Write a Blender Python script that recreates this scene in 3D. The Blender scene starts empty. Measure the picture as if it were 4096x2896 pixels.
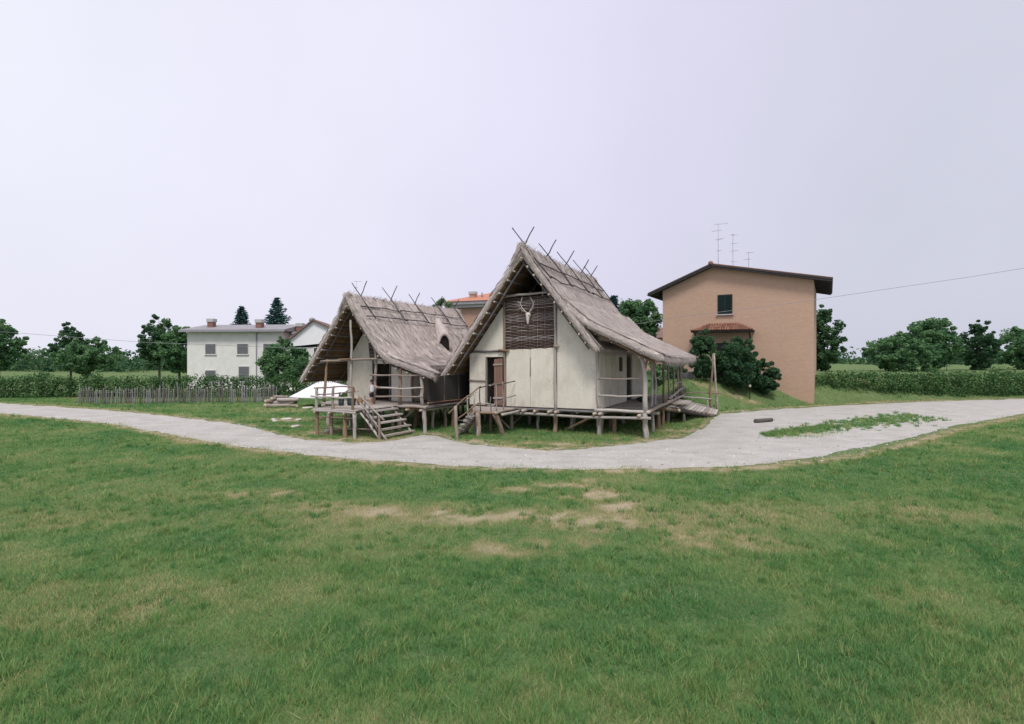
import bpy, bmesh, math, random
import numpy as np
from mathutils import Vector, Matrix, noise as mnoise

R = math.radians
rng = random.Random(11)
nrs = np.random.RandomState(5)
scene = bpy.context.scene
col = scene.collection

# ------------------------------------------------------------------ camera
cam_d = bpy.data.cameras.new('camera')
cam_d.sensor_width = 36.0
cam_d.lens = 36.0 * 550.0 / 1024.0
cam_d.shift_y = -4.0 / 1024.0
cam_d.clip_start = 0.1
cam_d.clip_end = 3000
cam = bpy.data.objects.new('camera', cam_d)
cam.location = (0, 0, 4.0)
cam.rotation_euler = (R(90), 0, 0)
col.objects.link(cam)
scene.camera = cam

# ------------------------------------------------------------------ sky and sun (thin bright overcast, sun behind the veil, high behind the camera)
SUN_AZ, SUN_EL = R(178), R(58)          # azimuth from +Y towards +X
sdir = Vector((math.sin(SUN_AZ) * math.cos(SUN_EL), math.cos(SUN_AZ) * math.cos(SUN_EL), math.sin(SUN_EL)))
world = bpy.data.worlds.new('World')
scene.world = world
world.use_nodes = True
wn, wl = world.node_tree.nodes, world.node_tree.links
wn.clear()
w_out = wn.new('ShaderNodeOutputWorld')
sky = wn.new('ShaderNodeTexSky')
sky.sky_type = 'NISHITA'
sky.sun_disc = False
sky.sun_elevation = SUN_EL
sky.sun_rotation = SUN_AZ
sky.air_density = 1.0
sky.dust_density = 4.0
bg_sky = wn.new('ShaderNodeBackground')
bg_sky.inputs['Strength'].default_value = 0.05
wl.new(sky.outputs[0], bg_sky.inputs['Color'])
geo = wn.new('ShaderNodeTexCoord')
dot = wn.new('ShaderNodeVectorMath'); dot.operation = 'DOT_PRODUCT'
dot.inputs[1].default_value = tuple(Vector((-0.80, 0.42, 0.43)).normalized())
wl.new(geo.outputs['Generated'], dot.inputs[0])
ramp = wn.new('ShaderNodeValToRGB')
ramp.color_ramp.interpolation = 'B_SPLINE'
ramp.color_ramp.elements[0].position = 0.0
ramp.color_ramp.elements[0].color = (0.535, 0.555, 0.64, 1)
ramp.color_ramp.elements[1].position = 0.92
ramp.color_ramp.elements[1].color = (0.765, 0.775, 0.86, 1)
e2 = ramp.color_ramp.elements.new(0.45)
e2.color = (0.645, 0.61, 0.775, 1)
wl.new(dot.outputs['Value'], ramp.inputs[0])
cn = wn.new('ShaderNodeTexNoise')
cn.inputs['Scale'].default_value = 1.6
cn.inputs['Detail'].default_value = 4
wl.new(geo.outputs['Generated'], cn.inputs['Vector'])
cmap = wn.new('ShaderNodeMapRange')
cmap.inputs[1].default_value = 0.3; cmap.inputs[2].default_value = 0.7
cmap.inputs[3].default_value = 0.945; cmap.inputs[4].default_value = 1.05
wl.new(cn.outputs[0], cmap.inputs[0])
cmul = wn.new('ShaderNodeVectorMath'); cmul.operation = 'SCALE'
wl.new(ramp.outputs[0], cmul.inputs[0]); wl.new(cmap.outputs[0], cmul.inputs['Scale'])
bg_veil = wn.new('ShaderNodeBackground')
bg_veil.inputs['Strength'].default_value = 1.0
wl.new(cmul.outputs[0], bg_veil.inputs['Color'])
wmix = wn.new('ShaderNodeMixShader'); wmix.inputs[0].default_value = 0.9
wl.new(bg_sky.outputs[0], wmix.inputs[1]); wl.new(bg_veil.outputs[0], wmix.inputs[2])
wl.new(wmix.outputs[0], w_out.inputs['Surface'])

sun_d = bpy.data.lights.new('sun', 'SUN')
sun_d.energy = 2.0
sun_d.angle = R(16)
sun_d.color = (1.0, 0.95, 0.87)
sun = bpy.data.objects.new('sun', sun_d)
sun.rotation_euler = (-sdir).to_track_quat('-Z', 'Y').to_euler()
sun.location = (-30, -10, 40)
col.objects.link(sun)

vs = scene.view_settings
vs.view_transform = 'Standard'; vs.look = 'None'; vs.gamma = 1.0; vs.exposure = 0.32
vs.use_curve_mapping = False
scene.cycles.max_bounces = 6
scene.cycles.diffuse_bounces = 2
scene.cycles.transparent_max_bounces = 4

# ------------------------------------------------------------------ helpers
def tag(o, label=None, cat=None, group=None, kind=None):
    if label: o['label'] = label
    if cat: o['category'] = cat
    if group: o['group'] = group
    if kind: o['kind'] = kind
    return o

def empty(name, loc, rz=0.0, label=None, cat=None, group=None):
    o = bpy.data.objects.new(name, None)
    o.empty_display_size = 0.3
    o.location = loc
    o.rotation_euler = (0, 0, rz)
    col.objects.link(o)
    return tag(o, label, cat, group)

def link(name, me, parent=None):
    o = bpy.data.objects.new(name, me)
    col.objects.link(o)
    if parent is not None: o.parent = parent
    return o

def make_mesh(name, verts, faces, mats, uvs=None, fmat=None, smooth=False, tone=None):
    """verts list, faces list of index tuples, uvs per vertex, fmat per face, tone per vertex"""
    me = bpy.data.meshes.new(name)
    me.from_pydata([tuple(v) for v in verts], [], faces)
    for m in (mats if isinstance(mats, (list, tuple)) else [mats]):
        me.materials.append(m)
    if fmat is not None:
        me.polygons.foreach_set('material_index', np.asarray(fmat, dtype=np.int32))
    if uvs is not None:
        uvl = me.uv_layers.new(name='UVMap')
        li = np.empty(len(me.loops), dtype=np.int32)
        me.loops.foreach_get('vertex_index', li)
        uvl.data.foreach_set('uv', np.asarray(uvs, dtype=np.float32)[li].ravel())
    if tone is not None:
        at = me.attributes.new('tone', 'FLOAT', 'POINT')
        at.data.foreach_set('value', np.asarray(tone, dtype=np.float32))
    if smooth:
        me.polygons.foreach_set('use_smooth', np.ones(len(me.polygons), dtype=bool))
    me.update()
    return me

def big_mesh(name, V, F, mat, tone=None, nper=3):
    """fast path for many equal polygons: V (n,3), F (m,nper)"""
    me = bpy.data.meshes.new(name)
    V = np.asarray(V, dtype=np.float32); F = np.asarray(F, dtype=np.int32)
    me.vertices.add(len(V)); me.vertices.foreach_set('co', V.ravel())
    me.loops.add(F.size); me.loops.foreach_set('vertex_index', F.ravel())
    me.polygons.add(len(F))
    me.polygons.foreach_set('loop_start', np.arange(0, F.size, nper, dtype=np.int32))
    me.materials.append(mat)
    if tone is not None:
        at = me.attributes.new('tone', 'FLOAT', 'POINT')
        at.data.foreach_set('value', np.asarray(tone, dtype=np.float32))
    me.update(calc_edges=True)
    me.validate()
    return me

# ---- materials -----------------------------------------------------------
class NT:
    def __init__(s, name):
        s.m = bpy.data.materials.new(name)
        s.m.use_nodes = True
        s.n, s.l = s.m.node_tree.nodes, s.m.node_tree.links
        s.b = s.n['Principled BSDF']
        s.b.inputs['Specular IOR Level'].default_value = 0.25
        s.b.inputs['Roughness'].default_value = 0.85
        s.tc = s.n.new('ShaderNodeTexCoord')
    def mapping(s, src='Object', scale=(1, 1, 1)):
        mp = s.n.new('ShaderNodeMapping')
        mp.inputs['Scale'].default_value = scale
        s.l.new(s.tc.outputs[src], mp.inputs['Vector'])
        return mp.outputs[0]
    def noise(s, vec, scale, detail=4, rough=0.6, dist=0.0):
        t = s.n.new('ShaderNodeTexNoise')
        t.inputs['Scale'].default_value = scale
        t.inputs['Detail'].default_value = detail
        t.inputs['Roughness'].default_value = rough
        t.inputs['Distortion'].default_value = dist
        if vec is not None: s.l.new(vec, t.inputs['Vector'])
        return t.outputs[0]
    def ramp(s, fac, stops):
        r = s.n.new('ShaderNodeValToRGB')
        el = r.color_ramp.elements
        while len(el) < len(stops): el.new(0.5)
        for e, (p, c) in zip(el, stops):
            e.position = p
            e.color = (*c, 1) if len(c) == 3 else c
        s.l.new(fac, r.inputs[0])
        return r.outputs[0]
    def rng(s, fac, a, b, c, d):
        r = s.n.new('ShaderNodeMapRange')
        for i, v in enumerate((a, b, c, d)): r.inputs[i + 1].default_value = v
        s.l.new(fac, r.inputs[0])
        return r.outputs[0]
    def mix(s, fac, a, b, mode='MIX'):
        x = s.n.new('ShaderNodeMix'); x.data_type = 'RGBA'; x.blend_type = mode
        if isinstance(fac, float): x.inputs[0].default_value = fac
        else: s.l.new(fac, x.inputs[0])
        for i, v in ((6, a), (7, b)):
            if isinstance(v, tuple): x.inputs[i].default_value = (*v, 1)
            else: s.l.new(v, x.inputs[i])
        return x.outputs[2]
    def math(s, op, a, b):
        x = s.n.new('ShaderNodeMath'); x.operation = op
        for i, v in enumerate((a, b)):
            if isinstance(v, (int, float)): x.inputs[i].default_value = v
            else: s.l.new(v, x.inputs[i])
        return x.outputs[0]
    def attr(s, name):
        a = s.n.new('ShaderNodeAttribute'); a.attribute_name = name
        return a.outputs['Fac']
    def orand(s):
        return s.n.new('ShaderNodeObjectInfo').outputs['Random']
    def color(s, c):
        s.l.new(c, s.b.inputs['Base Color'])
    def bump(s, h, strength=0.5, dist=0.02):
        b = s.n.new('ShaderNodeBump')
        b.inputs['Strength'].default_value = strength
        b.inputs['Distance'].default_value = dist
        s.l.new(h, b.inputs['Height'])
        s.l.new(b.outputs[0], s.b.inputs['Normal'])

def mat_wood(name, grey, brown, dark, mixpos=0.5, spread=0.25):
    t = NT(name)
    uv = t.mapping('UV', (6, 1.1, 1))
    grain = t.noise(t.mapping('UV', (22, 0.9, 1)), 3.0, 5, 0.65, 0.3)
    big = t.noise(uv, 1.3, 3)
    ori = t.orand()
    f = t.math('ADD', t.math('MULTIPLY', t.math('SUBTRACT', ori, 0.5), 2 * spread), big)
    base = t.ramp(f, [(mixpos - 0.16, brown), (mixpos + 0.14, grey)])
    c = t.mix(t.rng(grain, 0.42, 0.62, 0.0, 0.62), base, dark)
    v = t.rng(t.orand(), 0, 1, 0.78, 1.18)
    vm = t.n.new('ShaderNodeVectorMath'); vm.operation = 'SCALE'
    t.l.new(c, vm.inputs[0]); t.l.new(v, vm.inputs['Scale'])
    t.color(vm.outputs[0])
    t.bump(grain, 0.6, 0.015)
    return t.m

def mat_flat(name, c, rough=0.8, nscale=4.0, var=0.12, src='Object', bump=0.0, bscale=40.0, metallic=0.0, spec=0.25):
    t = NT(name)
    n = t.noise(t.mapping(src), nscale, 5)
    lo = tuple(x * (1 - var) for x in c); hi = tuple(min(1, x * (1 + var)) for x in c)
    t.color(t.ramp(n, [(0.3, lo), (0.7, hi)]))
    t.b.inputs['Roughness'].default_value = rough
    t.b.inputs['Metallic'].default_value = metallic
    t.b.inputs['Specular IOR Level'].default_value = spec
    if bump: t.bump(t.noise(t.mapping(src), bscale, 3), bump, 0.01)
    return t.m

def mat_thatch(name, lo, mid, hi, course=0.0):
    t = NT(name)
    fine = t.noise(t.mapping('UV', (26, 1.6, 1)), 1.6, 5, 0.7, 0.25)
    blotch = t.noise(t.mapping('UV', (0.55, 0.4, 1)), 1.4, 5, 0.6)
    streak = t.noise(t.mapping('UV', (3.2, 0.35, 1)), 1.5, 4, 0.6, 0.4)
    f = t.math('ADD', t.math('MULTIPLY', fine, 0.5), t.math('ADD', t.math('MULTIPLY', blotch, 0.32), t.math('MULTIPLY', streak, 0.26)))
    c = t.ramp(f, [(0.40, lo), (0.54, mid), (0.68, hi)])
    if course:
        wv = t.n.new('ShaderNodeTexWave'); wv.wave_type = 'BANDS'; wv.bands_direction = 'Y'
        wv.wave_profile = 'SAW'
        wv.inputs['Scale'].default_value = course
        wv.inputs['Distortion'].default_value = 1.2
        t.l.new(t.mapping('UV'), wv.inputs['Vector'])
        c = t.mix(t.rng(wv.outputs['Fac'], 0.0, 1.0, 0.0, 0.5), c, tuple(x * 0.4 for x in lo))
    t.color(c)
    t.b.inputs['Roughness'].default_value = 0.95
    t.b.inputs['Specular IOR Level'].default_value = 0.1
    t.bump(fine, 0.9, 0.04)
    return t.m

def mat_tone(name, stops, transl=0.0, rough=0.8):
    t = NT(name)
    n = t.math('ADD', t.attr('tone'), t.math('MULTIPLY', t.math('SUBTRACT', t.orand(), 0.5), 0.16))
    c = t.ramp(n, stops)
    t.color(c)
    t.b.inputs['Roughness'].default_value = rough
    t.b.inputs['Specular IOR Level'].default_value = 0.15
    if transl:
        tr = t.n.new('ShaderNodeBsdfTranslucent')
        t.l.new(c, tr.inputs['Color'])
        mx = t.n.new('ShaderNodeMixShader'); mx.inputs[0].default_value = transl
        out = t.n['Material Output']
        t.l.new(t.b.outputs[0], mx.inputs[1]); t.l.new(tr.outputs[0], mx.inputs[2])
        t.l.new(mx.outputs[0], out.inputs['Surface'])
    return t.m

M = {}
M['wood'] = mat_wood('weathered_wood', (0.42, 0.39, 0.365), (0.30, 0.20, 0.13), (0.10, 0.085, 0.08))
M['bark'] = mat_wood('peeling_bark_wood', (0.38, 0.34, 0.30), (0.40, 0.27, 0.17), (0.13, 0.10, 0.085), 0.48, 0.3)
M['darkrod'] = mat_wood('dark_roof_rod', (0.085, 0.085, 0.10), (0.07, 0.06, 0.06), (0.03, 0.03, 0.035))
M['rodgrey'] = mat_wood('grey_stick', (0.20, 0.19, 0.20), (0.13, 0.105, 0.09), (0.06, 0.05, 0.05))
M['plank'] = mat_wood('bleached_plank', (0.50, 0.47, 0.44), (0.40, 0.33, 0.27), (0.20, 0.17, 0.15), 0.42)
M['doorwood'] = mat_wood('reddish_door_plank', (0.24, 0.15, 0.12), (0.26, 0.13, 0.09), (0.09, 0.05, 0.04))
M['cutend'] = mat_flat('pale_cut_wood', (0.55, 0.45, 0.34), 0.8, 9, 0.15)
M['wicker'] = mat_wood('wicker_rod', (0.33, 0.285, 0.27), (0.19, 0.13, 0.11), (0.06, 0.048, 0.045), 0.5, 0.5)
M['wicker_dark'] = mat_wood('dark_wicker_and_gap_shade', (0.07, 0.065, 0.06), (0.05, 0.042, 0.038), (0.02, 0.018, 0.017), 0.5, 0.3)  # dark wicker; also paints the shade in gaps behind woven rods
M['thatch'] = mat_thatch('weathered_thatch', (0.30, 0.255, 0.24), (0.55, 0.485, 0.455), (0.70, 0.625, 0.585))
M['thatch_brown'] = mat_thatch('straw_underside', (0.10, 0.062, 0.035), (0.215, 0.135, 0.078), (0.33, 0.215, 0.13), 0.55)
M['straw'] = mat_tone('loose_straw', [(0.0, (0.30, 0.255, 0.24)), (0.5, (0.56, 0.495, 0.46)), (1.0, (0.74, 0.66, 0.61))])
M['near_black'] = mat_flat('hole_shade_and_black', (0.016, 0.013, 0.012), 0.95)  # near-black for painted shade in smoke hole and eye sockets, and lamp posts

def mat_plaster():
    t = NT('clay_plaster')
    o = t.mapping('Object')
    n1 = t.noise(o, 0.55, 5, 0.6)
    n2 = t.noise(t.mapping('Object', (1, 1, 0.28)), 2.4, 5, 0.65, 0.4)
    n3 = t.noise(o, 14, 4, 0.7)
    f = t.math('ADD', t.math('MULTIPLY', n1, 0.45), t.math('ADD', t.math('MULTIPLY', n2, 0.4), t.math('MULTIPLY', n3, 0.15)))
    c = t.ramp(f, [(0.36, (0.53, 0.49, 0.41)), (0.50, (0.68, 0.645, 0.56)), (0.63, (0.75, 0.72, 0.635))])
    vor = t.n.new('ShaderNodeTexVoronoi'); vor.feature = 'DISTANCE_TO_EDGE'
    vor.inputs['Scale'].default_value = 0.8
    wob = t.n.new('ShaderNodeVectorMath'); wob.operation = 'ADD'
    t.l.new(o, wob.inputs[0])
    nv = t.n.new('ShaderNodeTexNoise'); nv.inputs['Scale'].default_value = 2.0
    t.l.new(o, nv.inputs['Vector']); t.l.new(nv.outputs['Color'], wob.inputs[1])
    t.l.new(wob.outputs[0], vor.inputs['Vector'])
    crack = t.rng(vor.outputs['Distance'], 0.0, 0.012, 0.35, 0.0)
    c = t.mix(crack, c, (0.30, 0.27, 0.22))
    t.color(c)
    t.b.inputs['Roughness'].default_value = 0.95
    t.bump(t.math('ADD', n3, t.math('MULTIPLY', n2, 2.0)), 0.35, 0.04)
    return t.m
M['plaster'] = mat_plaster()

# ---- round timber --------------------------------------------------------
def tube_data(pts, radii, sides=8, wob=0.0, caps=True):
    pts = [Vector(p) for p in pts]
    V, F, U = [], [], []
    up = None; L = 0.0
    n = len(pts)
    for i, p in enumerate(pts):
        if i == 0: t = pts[1] - p
        elif i == n - 1: t = p - pts[i - 1]; 
        else: t = pts[i + 1] - pts[i - 1]
        if i: L += (p - pts[i - 1]).length
        t.normalize()
        if up is None:
            up = Vector((0, 0, 1)) if abs(t.z) < 0.8 else Vector((1, 0, 0))
        x = t.cross(up).normalized(); y = x.cross(t).normalized(); up = y
        r = radii[i] if isinstance(radii, (list, tuple)) else radii
        for k in range(sides):
            a = 2 * math.pi * k / sides
            rr = r * (1 + wob * (rng.random() - 0.5))
            V.append(p + x * (math.cos(a) * rr) + y * (math.sin(a) * rr))
            U.append((abs(k / sides - 0.5) * 2, L))
    for i in range(n - 1):
        for k in range(sides):
            k2 = (k + 1) % sides
            F.append((i * sides + k, i * sides + k2, (i + 1) * sides + k2, (i + 1) * sides + k))
    nc = 0
    if caps:
        F.append(tuple(range(sides - 1, -1, -1)))
        F.append(tuple((n - 1) * sides + k for k in range(sides)))
        nc = 2
    return V, F, U, nc

def crooked(p, q, crook, seg):
    p, q = Vector(p), Vector(q)
    d = q - p
    L = d.length
    a = d.normalized()
    u = a.cross(Vector((0, 0, 1)) if abs(a.z) < 0.8 else Vector((0, 1, 0))).normalized()
    w = a.cross(u)
    pts = []
    ph1, ph2 = rng.uniform(0, 6.3), rng.uniform(0, 6.3)
    b1, b2 = rng.uniform(-1, 1), rng.uniform(-1, 1)
    for i in range(seg + 1):
        t = i / seg
        s = math.sin(math.pi * t)
        k1 = crook * (b1 * s + 0.45 * s * math.sin(ph1 + t * 9) + 0.2 * rng.uniform(-1, 1) * (0 < i < seg))
        k2 = crook * (b2 * s + 0.45 * s * math.sin(ph2 + t * 8) + 0.2 * rng.uniform(-1, 1) * (0 < i < seg))
        pts.append(p + d * t + u * k1 + w * k2)
    return pts

def pole(name, parent, p, q, r=0.06, r2=None, crook=0.04, seg=6, mat='wood', sides=8, endmat='cutend'):
    r2 = r if r2 is None else r2
    pts = crooked(p, q, crook, seg)
    rad = [r + (r2 - r) * i / seg for i in range(seg + 1)]
    rad = [x * rng.uniform(0.9, 1.1) for x in rad]
    V, F, U, nc = tube_data(pts, rad, sides, 0.12)
    fm = [0] * (len(F) - 2) + [1, 1]
    me = make_mesh(name, V, F, [M[mat], M[endmat] if endmat else M[mat]], U, fm, smooth=True)
    return link(name, me, parent)

def path_pole(name, parent, pts, r, mat='wood', sides=7, r2=None, wob=0.12):
    n = len(pts); r2 = r if r2 is None else r2
    V, F, U, nc = tube_data(pts, [r + (r2 - r) * i / (n - 1) for i in range(n)], sides, wob)
    me = make_mesh(name, V, F, M[mat], U, smooth=True)
    return link(name, me, parent)

def box_data(p0, p1, w, th, up=(0, 0, 1), jit=0.0, seg=1):
    """board from p0 to p1 (centre line), width w across, thickness th along up"""
    p0, p1, up = Vector(p0), Vector(p1), Vector(up)
    a = (p1 - p0).normalized()
    side = a.cross(up).normalized(); upn = side.cross(a).normalized()
    V, F, U = [], [], []
    L = (p1 - p0).length
    for i in range(seg + 1):
        t = i / seg
        c = p0.lerp(p1, t) + side * rng.uniform(-jit, jit) + upn * rng.uniform(-jit, jit) * 0.6
        ww = w * (1 + rng.uniform(-jit, jit) * 2)
        for sx, sz in ((-1, -1), (1, -1), (1, 1), (-1, 1)):
            V.append(c + side * (sx * ww / 2) + upn * (sz * th / 2))
            U.append(((sx + 1) * 0.25 + (sz + 1) * 0.06, t * L))
    for i in range(seg):
        for k in range(4):
            k2 = (k + 1) % 4
            F.append((i * 4 + k, i * 4 + k2, (i + 1) * 4 + k2, (i + 1) * 4 + k))
    F.append((3, 2, 1, 0)); F.append(tuple(seg * 4 + k for k in range(4)))
    return V, F, U

def board(name, parent, p0, p1, w, th, mat='plank', up=(0, 0, 1), jit=0.01, seg=3):
    V, F, U = box_data(p0, p1, w, th, up, jit, seg)
    return link(name, make_mesh(name, V, F, M[mat], U), parent)

def box(name, parent, lo, hi, mat, bev=0.0):
    x0, y0, z0 = lo; x1, y1, z1 = hi
    V = [(x0, y0, z0), (x1, y0, z0), (x1, y1, z0), (x0, y1, z0), (x0, y0, z1), (x1, y0, z1), (x1, y1, z1), (x0, y1, z1)]
    F = [(3, 2, 1, 0), (4, 5, 6, 7), (0, 1, 5, 4), (1, 2, 6, 5), (2, 3, 7, 6), (3, 0, 4, 7)]
    U = [(v[0] + v[1], v[2]) for v in V]
    o = link(name, make_mesh(name, V, F, M[mat] if isinstance(mat, str) else mat, U), parent)
    if bev:
        b = o.modifiers.new('bevel', 'BEVEL'); b.width = bev; b.segments = 2
    return o

def panel(name, parent, poly, b0, th, mat='plaster', axis='y', bev=0.03):
    """polygon in (across, z) extruded along depth; axis 'y': across = x; axis 'x': across = y"""
    n = len(poly)
    V = []
    for d in (b0, b0 + th):
        for (a, z) in poly:
            V.append((a, d, z) if axis == 'y' else (d, a, z))
    F = [tuple(range(n)), tuple(range(2 * n - 1, n - 1, -1))]
    for i in range(n):
        j = (i + 1) % n
        F.append((j, i, n + i, n + j))
    bm = bmesh.new()
    vs_ = [bm.verts.new(v) for v in V]
    for f in F: bm.faces.new([vs_[i] for i in f])
    bmesh.ops.recalc_face_normals(bm, faces=bm.faces)
    me = bpy.data.meshes.new(name)
    bm.to_mesh(me); bm.free()
    me.materials.append(M[mat])
    o = link(name, me, parent)
    if bev:
        b = o.modifiers.new('bevel', 'BEVEL'); b.width = bev; b.segments = 3
    return o

def n3(x, y, z=0.0): return mnoise.noise(Vector((x, y, z)))

# ---- thatch --------------------------------------------------------------
def thatch(name, parent, P, ns, nb, thick, lens, bulge=0.14, amp=0.05, seed=0.0):
    """closed thatch slab; P(s,b) in 0..1 gives the outer surface; lens = (slope metres, ridge metres)"""
    def nrm(s, b):
        e = 0.01
        ds = P(min(1, s + e), b) - P(max(0, s - e), b)
        db = P(s, min(1, b + e)) - P(s, max(0, b - e))
        n = ds.cross(db).normalized()
        return n if n.z > 0 else -n
    V, U = [], []
    top, bot = {}, {}
    for i in range(ns + 1):
        for j in range(nb + 1):
            s, b = i / ns, j / nb
            n = nrm(s, b)
            x, y = b * lens[1], s * lens[0]
            h = amp * (n3(x * 0.9, y * 0.6, seed) + 0.6 * n3(x * 2.6, y * 1.6, seed + 5) + 0.5 * n3(x * 7, y * 2.2, seed + 9))
            rnd = 0.0
            jx = 0.05 * n3(x * 5, y * 5, seed + 3)
            p = P(s, b)
            top[i, j] = len(V); V.append(p + n * (h + rnd) + Vector((0, jx, 0))); U.append((x, y))
    for i in range(ns + 1):
        for j in range(nb + 1):
            s, b = i / ns, j / nb
            n = nrm(s, b)
            x, y = b * lens[1], s * lens[0]
            bot[i, j] = len(V); V.append(P(s, b) - n * (thick + 0.02 * n3(x * 3, y * 3, seed + 20))); U.append((x, y))
    F, fm = [], []
    for i in range(ns):
        for j in range(nb):
            F.append((top[i, j], top[i + 1, j], top[i + 1, j + 1], top[i, j + 1])); fm.append(0)
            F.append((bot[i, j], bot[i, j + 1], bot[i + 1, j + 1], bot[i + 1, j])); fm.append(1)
    ring = [(i, 0) for i in range(ns)] + [(ns, j) for j in range(nb)] + [(i, nb) for i in range(ns, 0, -1)] + [(0, j) for j in range(nb, 0, -1)]
    NR = 4
    loops = [[top[q] for q in ring]]
    for r_ in range(1, NR + 1):
        fr = r_ / (NR + 1)
        cur = []
        for (i, j) in ring:
            s, b = i / ns, j / nb
            e = 0.02
            c = Vector((0, 0, 0))
            if j == 0: c += (P(s, 0) - P(s, e)).normalized()
            if j == nb: c += (P(s, 1) - P(s, 1 - e)).normalized()
            if i == 0: c += (P(0, b) - P(e, b)).normalized() * 0.15
            if i == ns: c += (P(1, b) - P(1 - e, b)).normalized()
            if c.length > 1.0: c.normalize()
            x, y = b * lens[1], s * lens[0]
            k = bulge * (1 + 0.35 * n3(x * 1.4, y * 1.4, seed + 40)) * math.sin(math.pi * (fr ** 0.8))
            m = V[top[i, j]].lerp(V[bot[i, j]], fr) + c * k
            cur.append(len(V)); V.append(m); U.append((x + fr * thick, y + fr * thick))
        loops.append(cur)
    loops.append([bot[q] for q in ring])
    m = len(ring)
    for q in range(len(loops) - 1):
        for k in range(m):
            k2 = (k + 1) % m
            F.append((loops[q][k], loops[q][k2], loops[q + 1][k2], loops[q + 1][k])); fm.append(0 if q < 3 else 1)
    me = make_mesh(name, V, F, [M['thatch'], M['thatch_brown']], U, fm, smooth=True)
    bm = bmesh.new(); bm.from_mesh(me)
    bmesh.ops.recalc_face_normals(bm, faces=bm.faces)
    bm.to_mesh(me); bm.free()
    o = link(name, me, parent)
    return o

def straw(name, parent, P, lens, count, seed, edge=0.16, lift=0.05, blen=(0.18, 0.5), wid=0.013, thick=0.36, bulge=0.14):
    """loose straw lying down the slope and sticking out at eaves and verges"""
    rs = np.random.RandomState(seed)
    V, F, T = [], [], []
    for k in range(count):
        s, b = rs.rand(), rs.rand()
        q = rs.rand()
        if q < edge * 0.55: s = 1 - abs(rs.randn()) * 0.02
        elif q < edge * 0.85: b = abs(rs.randn()) * 0.008
        elif q < edge: b = 1 - abs(rs.randn()) * 0.008
        s = min(max(s, 0), 1); b = min(max(b, 0), 1)
        L = rs.uniform(*blen)
        p = P(s, b)
        e = 0.02
        ds = (P(min(1, s + e), b) - P(max(0, s - e), b)).normalized()
        db = (P(s, min(1, b + e)) - P(s, max(0, b - e))).normalized()
        n = ds.cross(db); n = n if n.z > 0 else -n
        base = p + n * (0.005 + 0.03 * rs.rand()) - ds * L * 0.4
        d = ds + db * (rs.randn() * 0.22) + n * (rs.rand() * lift * 2.2 - 0.02)
        tip = base + d * L
        w = db * wid * rs.uniform(0.6, 1.4)
        i0 = len(V)
        V += [base - w, base + w, tip]
        F.append((i0, i0 + 1, i0 + 2))
        t = min(1, max(0, 0.5 + rs.randn() * 0.24))
        T += [t, t, t]
    for k in range(count // 3):                     # straw wrapping the rounded verges and eave
        s, b = rs.rand(), rs.rand()
        which = rs.rand()
        e = 0.02
        fr = rs.rand() * .85
        if which < .5: b = 0.0
        elif which < .62: b = 1.0
        else: s = 1.0
        p = P(s, b)
        ds = (P(min(1, s + e), b) - P(max(0, s - e), b)).normalized()
        db = (P(s, min(1, b + e)) - P(s, max(0, b - e))).normalized()
        n = ds.cross(db); n = n if n.z > 0 else -n
        c = -db if b == 0.0 else (db if b == 1.0 else ds)
        L = rs.uniform(.2, .6)
        q = p - n * thick * fr + c * (bulge * math.sin(math.pi * fr ** .8) + .012)
        if s == 1.0: d = ds * .55 - n * (.2 + fr * .9) + db * rs.randn() * .25
        else: d = ds + c * rs.uniform(-.02, .16) + n * rs.randn() * .1
        base = q - d * L * .4; tip = q + d * L * .6
        wv = (n if s < 1.0 else db) * rs.uniform(.012, .03)
        i0 = len(V)
        V += [base - wv, base + wv, tip]
        F.append((i0, i0 + 1, i0 + 2))
        t = min(1, max(0, 0.52 - .25 * fr + rs.randn() * 0.26))
        T += [t, t, t]
    for k in range(count // 4):                     # thicker shaggy wisps
        s, b = rs.rand(), rs.rand()
        q = rs.rand()
        if q < .22: s = 1 - abs(rs.randn()) * 0.015
        elif q < .36: b = abs(rs.randn()) * 0.006
        s = min(max(s, 0), 1); b = min(max(b, 0), 1)
        e = 0.02
        p = P(s, b)
        ds = (P(min(1, s + e), b) - P(max(0, s - e), b)).normalized()
        db = (P(s, min(1, b + e)) - P(s, max(0, b - e))).normalized()
        n = ds.cross(db); n = n if n.z > 0 else -n
        L = rs.uniform(.3, .8)
        base = p + n * .01 - ds * L * .45
        tip = base + (ds + db * rs.randn() * .14 + n * rs.uniform(0, .10)) * L
        w = db * rs.uniform(.02, .045)
        mid_ = base.lerp(tip, .6) + n * .03
        i0 = len(V)
        V += [base - w * .5, base + w * .5, mid_ + w, mid_ - w, tip]
        F += [(i0, i0 + 1, i0 + 2), (i0, i0 + 2, i0 + 3), (i0 + 3, i0 + 2, i0 + 4)]
        t = min(1, max(0, 0.46 + rs.randn() * 0.3))
        T += [t] * 5
    me = big_mesh(name, V, F, M['straw'], T)
    o = link(name, me, parent)
    o['kind'] = 'stuff'
    return o

def bez(pts, t):
    """smooth polyline: quadratic blends round the inner corners"""
    n = len(pts) - 1
    seg = [(pts[i + 1] - pts[i]).length for i in range(n)]
    tot = sum(seg); d = t * tot
    def lin(dd):
        dd = min(max(dd, 0), tot)
        for i in range(n):
            if dd <= seg[i] or i == n - 1: return pts[i].lerp(pts[i + 1], dd / seg[i])
            dd -= seg[i]
    w = 0.5
    if n == 1: return lin(d)
    w = min(w, d, tot - d) if 0 < d < tot else 0
    return (lin(d - w) + lin(d) * 2 + lin(d + w)) * 0.25

def V3(x, y, z): return Vector((x, y, z))

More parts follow.
